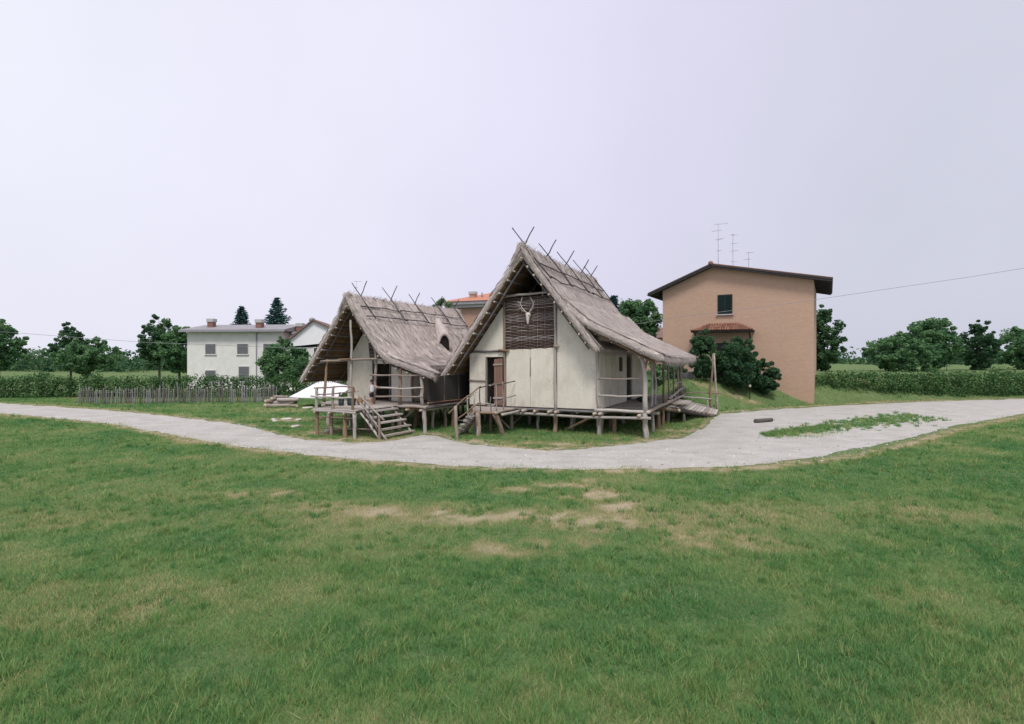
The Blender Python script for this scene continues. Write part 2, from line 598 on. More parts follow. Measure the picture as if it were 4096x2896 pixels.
# ------------------------------------------------------------------ ground, path
def lerp1(x, xs, ys): return np.interp(x, xs, ys)
UPX = [-70, -45, -30, -20, -15.6, -13.7, -11.1, -9.1, -7.6, -6.4, -5.7, -5.1, -4.6, -3.9, -3.2, -2.7, -1.9, 0.3, 1.2, 3.3, 5.6, 7.3, 8.9, 11.3, 12.6, 13.6, 15.1, 17.7, 20.2, 26, 36, 70]
UPY = [57, 49, 42, 36, 32.8, 30.5, 27.9, 26.6, 26.2, 26.4, 27.1, 28.5, 29.3, 28.9, 27.6, 26.6, 26.0, 24.5, 24.1, 24.6, 26.0, 27.1, 28.7, 32.5, 35.5, 37.6, 40.4, 42.1, 43.6, 46.5, 50.5, 60]
LOX = [-70, -40, -24, -16, -11.5, -9.2, -7.0, -4.9, -3.1, -1.4, 0.2, 1.8, 3.4, 5.1, 6.7, 8.4, 9.4, 13, 18, 26, 40, 70]
LOY = [51, 41, 33, 27, 24.1, 23.0, 21.9, 21.0, 20.3, 20.0, 19.7, 19.5, 19.5, 19.6, 19.7, 19.9, 20.2, 21.8, 25.2, 31.5, 41, 52]
def y_up(x): return lerp1(x, UPX, UPY)
def y_lo(x): return lerp1(x, LOX, LOY)

_lat = np.random.RandomState(3).rand(256, 256)
def vnoise(x, y, sc, oct=3, off=0.0):
    x = np.asarray(x, float); y = np.asarray(y, float)
    out = 0; amp = 1.0; tot = 0
    for o in range(oct):
        u = x * sc + off + 17.3 * o + 100; v = y * sc + off * 1.7 + 5.1 * o + 100
        i = np.floor(u).astype(int); j = np.floor(v).astype(int)
        fu = u - i; fv = v - j
        fu = fu * fu * (3 - 2 * fu); fv = fv * fv * (3 - 2 * fv)
        g = lambda a, b: _lat[a % 256, b % 256]
        out = out + amp * ((g(i, j) * (1 - fu) + g(i + 1, j) * fu) * (1 - fv) + (g(i, j + 1) * (1 - fu) + g(i + 1, j + 1) * fu) * fv)
        tot += amp; amp *= 0.5; sc *= 2.1
    return out / tot
def sstep(t):
    t = np.clip(t, 0, 1); return t * t * (3 - 2 * t)
def gz(x, y):
    x = np.asarray(x, float); y = np.asarray(y, float)
    m = 2.1 * sstep((y - (y_up(x) + 0.6)) / 5.5) * sstep((x - 10.5) / 3.0)
    inpath = sstep((y - y_lo(x) + 1.2) / 1.2) * sstep((y_up(x) + 0.8 - y) / 0.8)
    und = (vnoise(x, y, 0.22, 3) - 0.5) * 0.16
    calm = (1 - inpath) * sstep(np.abs(y - 27) / 14 - 0.25)
    return m + und * calm - 0.0 * inpath
def bare(x, y):
    """0 = lush, 1 = bare soil; dry spots seen in the photo plus noise"""
    x = np.asarray(x, float); y = np.asarray(y, float)
    spots = [(0.2, 16.7, .8, .5, .7), (1.6, 17.2, 1.1, .35, .9), (2.3, 16.0, 1.0, .6, 1.0), (2.9, 14.8, .7, .6, .95), (-1.9, 14.4, .9, .5, .7), (0.7, 13.9, 1.4, .7, .75),
             (-1.0, 13.7, 1.3, .6, .6), (2.0, 13.2, 1.2, .6, .9), (-5.3, 14.9, 1.6, .5, .5), (-2.8, 14.4, 1.6, .5, .55), (-7.2, 16.0, 1.4, .6, .65), (2.7, 25.4, 1.1, .5, 1.0),
             (0.0, 25.9, 1.6, .4, .7), (-1.8, 26.4, 1.4, .6, .75), (0.6, 27.8, .5, .35, .7), (5.5, 27.2, 1.0, .4, .6), (8.8, 30.2, 1.4, .8, .75), (-8.2, 27.0, 1.8, .8, .9), (-10.8, 29.4, 1.3, .9, .8),
             (-14.6, 35.2, 2.0, 1.0, .8), (-13.0, 32.4, 1.5, .6, .8), (-17.5, 42, 3.0, 2.0, .55), (4.4, 12.0, 1.6, .9, .55), (0.3, 11.6, 2.4, .6, .5), (2.6, 17.9, .6, .3, .8), (16, 45.5, 2, .6, .5), (19, 45.5, 1.5, .4, .7)]
    v = 0
    for (sx, sy, rx, ry, a) in spots:
        v = np.maximum(v, a * np.exp(-(((x - sx) / rx) ** 2 + ((y - sy) / ry) ** 2)))
    de = np.minimum(np.abs(y - y_lo(x)), np.abs(y - y_up(x)))
    v = np.maximum(v, 0.75 * np.exp(-(de / 0.45) ** 2))
    under = (y - 30 > -1.2) * 0.0
    n = vnoise(x, y, 1.6, 4, 3.0) - 0.5
    broad = (vnoise(x, y * 1.6, 0.25, 3, 9.0) - 0.5) * 0.5 + 0.42 * np.exp(-((y - 13.7) / 1.3) ** 2)
    m = vnoise(x, y, 3.2, 3, 21.0)
    v = v * np.clip((m - 0.27) * 4.2, 0.15, 1.2)
    return np.clip(v + n * 0.9 * (0.35 + v) + broad * 0.55 + 0.06, 0, 1)

def mat_ground():
    t = NT('lawn_ground')
    o = t.mapping('Object')
    n1 = t.noise(o, 3.0, 6, 0.7); n2 = t.noise(o, 22, 4, 0.7); n3_ = t.noise(o, 0.35, 3)
    green = t.ramp(t.math('ADD', t.math('MULTIPLY', n1, 0.5), t.math('MULTIPLY', n2, 0.5)), [(0.3, (0.085, 0.155, 0.065)), (0.55, (0.165, 0.235, 0.10)), (0.75, (0.26, 0.29, 0.135))])
    green = t.mix(t.rng(n3_, 0.3, 0.7, 0.0, 0.45), green, (0.105, 0.135, 0.055))
    soil = t.ramp(t.math('ADD', t.math('MULTIPLY', n2, .6), t.math('MULTIPLY', t.noise(o, 60, 3), .4)), [(0.3, (0.27, 0.225, 0.15)), (0.5, (0.41, 0.355, 0.25)), (0.7, (0.52, 0.465, 0.36))])
    b = t.math('ADD', t.attr('tone'), t.math('MULTIPLY', t.math('SUBTRACT', n1, 0.5), 0.5))
    dryg = t.mix(t.rng(b, 0.12, 0.45, 0.0, 0.85), green, (0.235, 0.215, 0.115))
    t.color(t.mix(t.rng(b, 0.42, 1.05, 0.0, 1.0), dryg, soil))
    t.b.inputs['Roughness'].default_value = 1.0
    t.b.inputs['Specular IOR Level'].default_value = 0.05
    t.bump(t.math('ADD', n2, n1), 0.8, 0.05)
    return t.m
M['ground'] = mat_ground()
gx = np.unique(np.concatenate([np.arange(-24, 24.01, 0.24), np.linspace(24, 70, 47), -np.linspace(24, 70, 47), np.geomspace(70, 900, 14), -np.geomspace(70, 900, 14)]).round(3))
gy = np.unique(np.concatenate([np.arange(5, 48.01, 0.24), np.linspace(-30, 5, 15), np.linspace(48, 110, 50), np.geomspace(110, 1200, 14)]).round(3))
GX, GY = np.meshgrid(gx, gy, indexing='ij')
GZ = gz(GX, GY)
nxg, nyg = len(gx), len(gy)
Vg = np.stack([GX.ravel(), GY.ravel(), GZ.ravel()], 1)
ii, jj = np.meshgrid(np.arange(nxg - 1), np.arange(nyg - 1), indexing='ij')
a_ = (ii * nyg + jj).ravel()
Fg = np.stack([a_, a_ + nyg, a_ + nyg + 1, a_ + 1], 1)
ground = link('ground', big_mesh('ground', Vg, Fg, M['ground'], bare(GX, GY).ravel(), 4))
tag(ground, 'mixed green and dry lawn round the huts', 'ground', kind='structure')

def mat_path():
    t = NT('pale_gravel')
    o = t.mapping('Object')
    n1 = t.noise(o, 0.7, 5, 0.6); n2 = t.noise(o, 16, 5, 0.75); n3_ = t.noise(t.mapping('Object', (0.7, 1.3, 1)), 0.9, 4, 0.6, 0.5)
    vor = t.n.new('ShaderNodeTexVoronoi'); vor.inputs['Scale'].default_value = 38
    t.l.new(o, vor.inputs['Vector'])
    f = t.math('ADD', t.math('MULTIPLY', n1, 0.3), t.math('ADD', t.math('MULTIPLY', n2, 0.4), t.math('MULTIPLY', n3_, 0.3)))
    c = t.ramp(f, [(0.37, (0.325, 0.31, 0.28)), (0.5, (0.425, 0.41, 0.38)), (0.63, (0.515, 0.50, 0.47))])
    c = t.mix(t.rng(vor.outputs['Distance'], 0.0, 0.6, 0.25, 0.0), c, (0.56, 0.55, 0.53))
    t.color(c)
    t.b.inputs['Roughness'].default_value = 0.95
    t.bump(t.math('ADD', n2, vor.outputs['Distance']), 0.3, 0.012)
    return t.m
M['path'] = mat_path()
px = np.concatenate([np.linspace(-70, -22, 80), np.arange(-21.9, 24, 0.12), np.linspace(24.2, 70, 80)])
rag_u = (vnoise(px, px * 0 + 3.0, 1.1, 4) - 0.5) * 1.1
rag_l = (vnoise(px, px * 0 + 9.0, 1.3, 4) - 0.5) * 0.8
pu, pl = y_up(px) + rag_u, y_lo(px) + rag_l
NP = 10
tt = np.linspace(0, 1, NP + 1)
PX = np.repeat(px[:, None], NP + 1, 1)
PY = pl[:, None] * (1 - tt) + pu[:, None] * tt
PZ = gz(PX, PY) + 0.012
PZ[:, 0] -= 0.03; PZ[:, -1] -= 0.03
Vp = np.stack([PX.ravel(), PY.ravel(), PZ.ravel()], 1)
ii, jj = np.meshgrid(np.arange(len(px) - 1), np.arange(NP), indexing='ij')
a_ = (ii * (NP + 1) + jj).ravel()
Fp = np.stack([a_, a_ + NP + 1, a_ + NP + 2, a_ + 1], 1)
gpath = link('path', big_mesh('path', Vp, Fp, M['path'], None, 4))
tag(gpath, 'pale gravel path curving past the huts', 'path', kind='structure')

# ------------------------------------------------------------------ big hut
def roof_set(hut, tagname, ridge, right, left, b0, b1, seed, rthick=0.36, recess=0.0):
    """two thatch slopes and a ridge cap; profiles are lists of (x, z)"""
    sag = lambda b: -0.10 * math.sin(math.pi * b)
    out = {}
    for nm, prof in (('R', right), ('L', left)):
        pts = [Vector((p[0], 0, p[1])) for p in prof]
        ln = sum((pts[i + 1] - pts[i]).length for i in range(len(pts) - 1))
        def P(s, b, pts=pts, nm=nm):
            q = bez(pts, s)
            yy = b0 + (b1 - b0) * b
            cut = recess * float(sstep((yy - 0.1) / 1.3)) * max(0.0, (s - 0.55) / 0.45) if nm == 'R' else 0.0
            return Vector((q.x - cut, yy, q.z + cut * 0.28 + sag(b) * (1 - 0.5 * s)))
        o = thatch('thatch_slope', hut, P, 26, 54, rthick, (ln, b1 - b0), seed=seed + (0 if nm == 'R' else 50))
        out[nm] = (o, P, ln)
    rx, rz = ridge
    def C(s, b):
        t = s * 2 - 1
        ext = 1.0
        y = b0 - 0.06 + (b1 - b0 + 0.12) * b
        xx = rx + 0.62 * t
        zz = rz + 0.12 - 1.08 * (math.sqrt(0.05 + t * t) - math.sqrt(0.05)) + sag(b) + 0.03 * n3(y * 1.2, t, seed)
        return Vector((xx, y, zz))
    cap = thatch('ridge_cap', hut, C, 14, 60, 0.30, (1.8, b1 - b0), bulge=0.2, amp=0.05, seed=seed + 80)
    out['C'] = (cap, C, 1.8)
    return out

B = empty('thatched_hut', (2.345, 29.576, 0), R(-24.6), 'larger thatched stilt hut with pale plaster gable and deer skull above', 'hut')
ZD = 1.28
RX, RZ = -1.53, 9.93
bR = [(RX, RZ), (2.62, 4.58)]
bL = [(RX, RZ), (-6.62, 3.0)]
b0m, b1m = -0.95, 12.4
roofB = roof_set(B, 'big', (RX, RZ), bR, bL, b0m, b1m, 1.0, 0.36)
straw('straw', roofB['R'][0], roofB['R'][1], None, 9000, 21)
straw('straw', roofB['L'][0], roofB['L'][1], None, 5000, 22)
straw('straw', roofB['C'][0], roofB['C'][1], None, 3500, 23, thick=.3, bulge=.2)
# lean-to thatch over the side gallery
lp = [V3(0.75, 0, 7.05), V3(2.05, 0, 5.9), V3(5.72, 0, 4.16)]
def Plean(s, b):
    q = bez(lp, s)
    y = -0.78 + 15.2 * b
    hip = max(0.0, (b - 0.86) / 0.14)
    z = q.z + 0.02 - 0.22 * math.sin(math.pi * min(1, b * 1.05)) * s * 0.6 - 0.25 * hip * hip * s
    x = q.x - 0.35 * hip * hip * s
    return Vector((x, y, z))
lean = thatch('lean_to_thatch', B, Plean, 26, 58, 0.44, (5.9, 15.2), bulge=0.24, amp=0.055, seed=7.0)
straw('straw', lean, Plean, None, 9000, 24, thick=.44, bulge=.24)

# rafters, purlins under the main roof
mL = (3.0 - RZ) / (-6.62 - RX)       # slope of left plane
mR = (4.58 - RZ) / (2.62 - RX)
def under(side, t, off):
    """point under a main slope: t along slope 0..1, off = distance below outer surface (normal)"""
    ex, ez = (bR if side > 0 else bL)[1]
    x = RX + (ex - RX) * t; z = RZ + (ez - RZ) * t
    d = Vector((ex - RX, ez - RZ)).normalized()
    n = Vector((d.y, -d.x)) if side > 0 else Vector((-d.y, d.x))
    if n.y > 0: n = -n
    return x + n.x * off, z + n.y * off
for side, ts in ((-1, [.07, .15, .23, .31, .39, .47, .55, .63, .71, .79, .87, .945]), (1, [.08, .17, .26, .35, .44, .53, .63, .73, .83, .93])):
    for t in ts:
        x, z = under(side, t + rng.uniform(-.012, .012), 0.40)
        pole('purlin', B, (x, b0m - rng.uniform(0.06, 0.2), z), (x, b1m - 0.1, z), rng.uniform(.05, .065), .045, 0.03, 8, 'rodgrey', 7)
    for yb in (-0.72, 2.2, 5.2, 8.2, 11.6):
        x0, z0 = under(side, 0.0, 0.52); x1, z1 = under(side, 0.965, 0.5)
        pole('rafter', B, (x0, yb, z0), (x1, yb, z1), .055, .045, 0.06, 8, 'rodgrey', 7)
x0, z0 = RX, RZ - 0.62
pole('ridge_beam', B, (x0, b0m - 0.1, z0), (x0, b1m - .2, z0), .09, .08, .03, 8, 'wood')

# crossed ridge poles and rods that hold the ridge thatch down
for i, yb in enumerate((-0.78, 2.7, 6.15, 9.4, 11.9)):
    yj = rng.uniform(-.08, .08)
    dR = Vector((2.62 - RX, 4.58 - RZ)).normalized(); dL = Vector((-6.62 - RX, 3.0 - RZ)).normalized()
    nR = Vector((-dR.y, dR.x)); nR = nR if nR.y > 0 else -nR
    nL = Vector((-dL.y, dL.x)); nL = nL if nL.y > 0 else -nL
    top = rng.uniform(1.02, 1.32); low = 2.35
    off = 0.16
    pR0 = Vector((RX, RZ)) + dR * low + nR * off; pR1 = Vector((RX, RZ)) - dR * top + nR * off
    pL0 = Vector((RX, RZ)) + dL * 0.7 + nL * 0.05; pL1 = Vector((RX, RZ)) - dL * (top + rng.uniform(-.1, .2)) + nL * off
    pole('crossed_ridge_pole', B, (pR0.x, yb + yj, pR0.y), (pR1.x, yb + yj - .06, pR1.y), .042, .028, 0.035, 9, 'darkrod', 7, None)
    pole('crossed_ridge_pole', B, (pL0.x, yb + yj + .08, pL0.y), (pL1.x, yb + yj + .02, pL1.y), .042, .030, 0.03, 9, 'darkrod', 7, None)
for sgn, (d, nn) in ((1, (dR, nR)),):
    for dist in (1.25, 2.2):
        prev = b0m + 0.15
        for ye in (3.3, 7.4, 12.0):
            q = Vector((RX, RZ)) + d * dist + nn * 0.16
            q2 = Vector((RX, RZ)) + d * (dist + rng.uniform(-.06, .06)) + nn * 0.155
            pole('roof_rod', B, (q.x, prev, q.y), (q2.x, ye, q2.y - .05), .036, .03, .07, 9, 'darkrod', 7, None)
            prev = ye - 0.2

# walls of the gable front
WB = ZD + 0.02
panel('plaster_panel', B, [(-5.3, WB), (-4.2, WB), (-4.2, 4.32), (-5.3, 4.32)], 0.0, 0.2, bev=0.06)
panel('plaster_panel', B, [(-4.2 + .004, 4.06), (-3.1, 4.06), (-3.1, 4.32), (-4.2 + .004, 4.32)], 0.0, 0.2, bev=0.0)
panel('plaster_panel', B, [(-5.05, 4.4), (-3.12, 4.4), (-3.12, 6.95), (-3.3, 6.75)], 0.02, 0.2)
panel('plaster_panel', B, [(-2.94, WB), (-1.48, WB), (-1.48, 4.5), (-2.94, 4.46)], 0.0, 0.2, bev=0.025)
panel('plaster_panel', B, [(-1.47, WB), (-0.06, WB), (-0.06, 4.56), (-1.47, 4.5)], 0.0, 0.2, bev=0.025)
panel('plaster_panel', B, [(0.06, WB), (2.36, WB), (2.30, 4.35), (1.95, 4.75), (0.16, 7.0), (0.06, 7.05)], 0.0, 0.2, bev=0.05)
# side walls, back wall
panel('side_wall', B, [(0.2, WB), (4.45, WB), (4.45, 5.1), (0.2, 5.1)], 2.2, 0.18, axis='x')
panel('side_wall', B, [(4.452, WB), (5.4, WB), (5.4, 3.2), (4.452, 3.2)], 2.2, 0.18, axis='x', bev=0)
panel('side_wall', B, [(4.452, 4.05), (5.4, 4.05), (5.4, 5.1), (4.452, 5.1)], 2.2, 0.18, axis='x', bev=0)
panel('side_wall', B, [(5.402, WB), (6.4, WB), (6.4, 5.1), (5.402, 5.1)], 2.2, 0.18, axis='x', bev=0)
panel('side_wall', B, [(6.402, 4.3), (8.1, 4.3), (8.1, 5.1), (6.402, 5.1)], 2.2, 0.18, axis='x', bev=0)
panel('side_wall', B, [(8.102, WB), (12.0, WB), (12.0, 5.1), (8.102, 5.1)], 2.2, 0.18, axis='x')
panel('side_wall', B, [(0.2, WB), (12.0, WB), (12.0, 4.6), (0.2, 4.6)], -5.3, 0.18, axis='x')
panel('back_wall', B, [(-5.1, WB), (2.2, WB), (2.2, 4.7), (-1.5, 9.2), (-5.1, 4.6)], 11.8, 0.18)
# timber frame of the front
pole('wall_post', B, (-3.03, -0.05, 0.95), (-3.06, -0.03, 7.2), .085, .07, .04, 10, 'wood')
pole('wall_post', B, (0.02, -0.06, 1.0), (0.0, -0.03, 7.5), .085, .075, .05, 10, 'wood')
pole('wall_post', B, (2.40, -0.02, 1.2), (2.28, 0.0, 4.9), .09, .08, .05, 8, 'wood')
pole('wall_post', B, (-5.28, 0.12, 1.2), (-5.28, 0.12, 4.3), .07, .06, .03, 6, 'wood')
pole('wall_rail', B, (-5.25, -0.02, 4.36), (-2.72, -0.06, 4.42), .045, .06, .03, 6, 'rodgrey')
pole('wall_rail', B, (-0.05, -0.1, 4.62), (0.22, -0.14, 4.64), .07, .07, .0, 2, 'wood')
pole('wall_rail', B, (-3.35, -0.12, 4.43), (-2.75, -0.12, 4.40), .06, .07, .01, 3, 'wood')
pole('tie_beam', B, (-3.45, -0.1, 7.38), (0.06, -0.1, 7.56), .07, .06, .05, 8, 'wood')
pole('wall_rail', B, (-5.28, -0.03, 2.72), (-4.22, -0.03, 2.70), .05, .05, .015, 4, 'plank')
pole('loft_peg', B, (-1.45, -0.06, 7.3), (-1.45, -0.06, 7.66), .03, .03, .0, 2, 'rodgrey')
pole('loft_peg', B, (-0.72, -0.06, 7.35), (-0.72, -0.06, 7.78), .04, .035, .0, 2, 'wood')
pole('door_jamb', B, (-4.2, -0.03, WB), (-4.2, -0.03, 4.08), .035, .03, .015, 6, 'rodgrey')
pole('wall_batten', B, (-1.475, -0.02, 3.0), (-1.475, -0.015, 4.05), .02, .015, .01, 4, 'rodgrey')
# woven panel with separate rods
wp = panel('wattle_panel', B, [(-2.97, 4.5), (-0.08, 4.58), (-0.08, 7.42), (-2.97, 7.3)], 0.09, 0.05, mat='wicker_dark', bev=0)  # dark backing slab, shade of the gap behind the rods put into its colour
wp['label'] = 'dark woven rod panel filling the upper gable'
stx = [-2.9, -2.45, -2.0, -1.5, -1.05, -0.6, -0.16]
for x in stx:
    pole('stake', wp, (x, 0.02, 4.46), (x + rng.uniform(-.02, .02), 0.02, 7.42), .024, .02, .01, 5, 'wicker', 6)
nrod = 33
for k in range(nrod):
    z0 = 4.52 + (7.28 - 4.52) * k / (nrod - 1)
    z1 = 4.60 + (7.40 - 4.60) * k / (nrod - 1)
    pts = []
    xs_ = np.linspace(-2.99 - rng.uniform(0, .03), -0.04 + rng.uniform(0, .04), 26)
    for x in xs_:
        t = (x + 3) / 2.95
        ph = np.interp(x, stx, [i * math.pi for i in range(len(stx))])
        pts.append((x, 0.02 + 0.034 * math.cos(ph + math.pi * (k % 2)), z0 * (1 - t) + z1 * t + rng.uniform(-.012, .012)))
    path_pole('rod', wp, pts, rng.uniform(.030, .042), 'wicker', 5, rng.uniform(.026, .036))

# door leaf, half open at the right jamb
dl = empty('door', (-3.12, -0.06, 0), 0)
dl.parent = B
dl.rotation_euler = (0, 0, R(12))
for k in range(3):
    board('plank', dl, (-0.08 - 0.165 * k, 0, WB + .05), (-0.09 - 0.165 * k, 0, 3.98 - .02 * k), .155, .045, 'doorwood', (0, 1, 0), .006)
for z in (3.62, 2.55, 1.75):
    board('door_batten', dl, (-0.55, -0.045, z), (0.0, -0.045, z + .03), .09, .04, 'plank' if z > 3 else 'wood', (0, 1, 0), .004)
# floor, joists, beams
box('floor', B, (-5.3, 0.21, ZD - 0.10), (2.2, 11.8, ZD - 0.02), 'wood')
y = 0.02
while y < 14.0:
    w = rng.uniform(.2, .3)
    board('deck_plank', B, (2.43, y + w / 2, ZD - 0.03 + rng.uniform(-.006, .006)), (4.92, y + w / 2 + rng.uniform(-.02, .02), ZD - 0.03), w - 0.018, .05, 'plank', jit=.004, seg=2)
    y += w
pole('edge_log', B, (2.2, -0.14, ZD + .02), (5.02, -0.16, ZD + .02), .085, .075, .03, 7, 'plank')
pole('edge_log', B, (4.96, -0.1, ZD + .03), (4.96, 6.1, ZD + .03), .10, .085, .05, 8, 'plank')
pole('edge_log', B, (4.98, 5.9, ZD + .08), (4.94, 14.1, ZD + .05), .10, .075, .05, 8, 'plank')
pole('sill_beam', B, (-2.95, -0.05, ZD - .08), (2.3, -0.05, ZD - .08), .06, .06, .02, 8, 'rodgrey')
pole('front_beam', B, (-2.75, -0.34, 0.97), (5.1, -0.34, 1.02), .075, .07, .05, 12, 'wood')
for yb in (2.6, 5.4, 8.4, 11.4, 13.6):
    pole('cross_beam', B, (-5.3, yb, 0.99), (5.0, yb, 0.99), .075, .075, .04, 8, 'wood')
for x in (-5.1, -4.0, -1.72, -1.03, -0.22, 0.16, 2.26, 2.55, 4.55, 1.2):
    fr = -0.52 if x > -2 and x != 1.2 else 0.0
    pole('joist', B, (x, fr, 1.135), (x + .02, 13.6, 1.135), .082, .08, .03, 8, 'wood')
# stilts
st = [(-5.0, 0.4), (-2.68, 0.2, 'bark'), (-1.35, 0.9), (0.02, -0.02, 'bark'), (0.55, 1.1), (2.42, -0.02), (2.28, 1.1), (2.95, 0.95, 'bark'), (4.78, -0.16), (4.62, 0.75), (4.2, 2.6), (4.72, 2.2),
      (4.74, 3.9), (4.75, 5.4, 'bark'), (4.75, 7.6), (4.75, 9.8), (4.75, 11.8), (4.75, 13.6)]
for yb in (2.6, 5.4, 8.4, 11.4):
    for x in (-5.1, -2.6, 0.0, 2.4):
        st.append((x + rng.uniform(-.2, .2), yb + rng.uniform(-.2, .2)))
for s_ in st:
    x, yb = s_[0], s_[1]
    r_ = rng.uniform(.085, .115)
    corner = (x == 4.78)
    pole('stilt', B, (x + (.1 if corner else rng.uniform(-.06, .06)), yb, -0.3), (x, yb, 0.98 if not corner else 1.25), .15 if corner else r_ * 1.08, .12 if corner else r_, .03, 6, s_[2] if len(s_) > 2 else 'wood', 9)
pole('brace', B, (0.45, 0.6, 0.12), (2.1, 0.3, 1.0), .075, .07, .02, 5, 'bark')
pole('brace', B, (-2.75, 0.05, 0.05), (-3.9, 0.3, 0.98), .07, .06, .02, 5, 'bark')
pole('brace', B, (-3.2, 1.4, 0.1), (-2.2, 1.4, 0.98), .06, .06, .02, 5, 'bark')
# gallery posts and rails
path_pole('gallery_post', B, [(4.80, -0.12, 1.22), (4.78, -0.12, 1.9), (4.80, -0.12, 2.7), (4.76, -0.11, 3.4), (4.66, -0.10, 3.85), (4.50, -0.08, 4.16)], .135, 'plank', 10, .085)
path_pole('post_fork', B, [(4.76, -0.11, 3.4), (4.86, -0.10, 3.8), (4.90, -0.08, 4.08)], .08, 'wood', 8, .055)
for yb in (1.7, 2.9, 5.7, 7.75, 9.9, 11.6, 12.8, 13.8):
    pole('gallery_post', B, (4.76, yb, ZD), (4.72 + rng.uniform(-.05, .05), yb + rng.uniform(-.1, .1), 3.95), .07, .055, .05, 7, 'bark' if yb in (7.75, 11.6) else 'wood', 7)
pole('gallery_plate', B, (4.62, -0.65, 4.06), (4.62, 13.7, 3.85), .07, .065, .04, 10, 'rodgrey')
for yb in (2.2, 5.2, 8.0, 10.8):
    pole('gallery_rafter', B, (1.9, yb, 5.6), (5.2, yb, 3.83), .05, .045, .03, 6, 'rodgrey')
pole('verge_rafter', B, (1.75, -0.66, 5.58), (5.45, -0.70, 3.70), .06, .05, .05, 8, 'wood')
for t in (.15, .4, .65, .88):
    x = 1.9 + 3.4 * t; z = 5.5 - 1.76 * t - .0
    pole('gallery_purlin', B, (x, -0.8, z - .02), (x, 13.3, z - .12), .04, .035, .03, 8, 'rodgrey')
pole('gallery_rail', B, (2.36, -0.1, 2.93), (4.8, -0.14, 2.97), .045, .04, .05, 7, 'plank')
pole('gallery_rail', B, (2.36, -0.1, 2.06), (4.92, -0.14, 2.13), .05, .045, .05, 7, 'plank')
for (ya, yb) in ((9.8, 14.0), (12.0, 14.2)):
    pole('gallery_rail', B, (4.84, ya, 2.35), (4.84, yb, 2.3), .04, .035, .05, 5, 'wood')
pole('gallery_rail', B, (4.86, 10.0, 3.55), (4.80, 13.9, 3.5), .04, .035, .03, 5, 'rodgrey')
pole('low_rail', B, (4.98, 6.4, 1.55), (5.0, 13.8, 1.95), .06, .05, .12, 8, 'wood')
# gallery wall details: shutter board and dark door boards standing in their openings
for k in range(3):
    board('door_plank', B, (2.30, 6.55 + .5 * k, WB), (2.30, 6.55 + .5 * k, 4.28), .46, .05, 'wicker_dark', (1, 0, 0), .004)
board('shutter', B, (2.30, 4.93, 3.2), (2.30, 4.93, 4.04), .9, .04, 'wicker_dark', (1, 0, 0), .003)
# landing before the door
ly = -2.75
while ly < -0.15:
    w = rng.uniform(.2, .26)
    t = (ly + 2.75) / 2.6
    xl = -3.45 - 1.35 * min(1, t * 1.15)
    board('landing_plank', B, (xl, ly + w / 2, ZD - .05), (-2.22 + rng.uniform(-.03, .03), ly + w / 2, ZD - .05), w - .015, .05, 'plank', jit=.004, seg=2)
    ly += w
pole('landing_log', B, (-3.45, -2.83, ZD - .11), (-2.18, -2.72, ZD - .11), .055, .05, .02, 5, 'bark')
pole('landing_log', B, (-2.25, -2.75, ZD - .09), (-2.12, -0.55, ZD - .04), .075, .07, .02, 5, 'wood')
pole('landing_log', B, (-2.08, -2.35, ZD - .2), (-1.95, -0.35, ZD - .16), .075, .065, .02, 5, 'wood')
pole('landing_log', B, (-3.5, -2.75, ZD - .12), (-4.85, -0.5, ZD - .12), .06, .06, .02, 5, 'wood')
pole('stilt', B, (-3.08, -3.05, -.3), (-3.25, -2.75, ZD - .12), .12, .135, .03, 6, 'wood', 9)
pole('stilt', B, (-2.05, -2.1, -.3), (-2.38, -2.6, ZD - .12), .115, .14, .04, 6, 'wood', 9)
pole('stilt', B, (-4.4, -0.9, -.3), (-4.4, -0.9, ZD - .12), .08, .08, .03, 6, 'wood', 8)
pole('stilt', B, (-3.3, -1.2, -.3), (-3.3, -1.2, ZD - .12), .07, .07, .03, 6, 'wood', 8)
# landing rail
for (x, yb, zt, m) in ((-3.15, -2.72, 2.52, 'rodgrey'), (-2.55, -2.66, 2.0, 'rodgrey'), (-2.36, -1.6, 2.75, 'wood'), (-2.42, -2.3, 2.62, 'bark')):
    pole('rail_post', B, (x + .03, yb, ZD - .05), (x - .02, yb, zt), .032, .026, .03, 6, m, 7)
pole('hand_rail', B, (-3.2, -2.74, 2.46), (-2.3, -2.2, 2.66), .036, .03, .03, 6, 'rodgrey')
pole('hand_rail', B, (-2.6, -2.66, 2.58), (-2.35, -0.1, 2.72), .035, .03, .04, 6, 'rodgrey')
pole('hand_rail', B, (-3.3, -2.76, 1.66), (-2.4, -2.55, 1.6), .034, .03, .03, 6, 'wood')
pole('hand_rail', B, (-2.45, -2.5, 1.62), (-2.3, -0.1, 1.95), .032, .026, .04, 6, 'rodgrey')

# ------------------------------------------------------------------ stair of the big hut
SB = empty('log_stair', (2.345, 29.576, 0), R(-24.6), 'short steep log stair left of the larger hut door', 'stair')
for yb, r_ in ((-3.15, .075), (-2.45, .12)):
    pole('stringer', SB, (-4.35, yb - .05, -0.1), (-3.42, yb + .1, ZD - .1), r_, r_ * .9, .05, 7, 'wood', 9)
for k in range(5):
    t = (k + .55) / 5.4
    x = -4.3 + .9 * t; z = .05 + 1.12 * t
    V, F, U = box_data((x, -3.3, z), (x + .03, -2.3, z + .02), .26, .07, (0, 0, 1), .012, 3)
    link('tread', make_mesh('tread', V, F, M['plank'], U), SB)
pole('newel_post', SB, (-3.66, -4.2, -.3), (-3.74, -4.2, 1.62), .085, .075, .05, 7, 'bark', 8)
pole('newel_post', SB, (-4.15, -2.2, -.3), (-4.18, -2.2, 2.0), .05, .04, .05, 6, 'wood', 7)
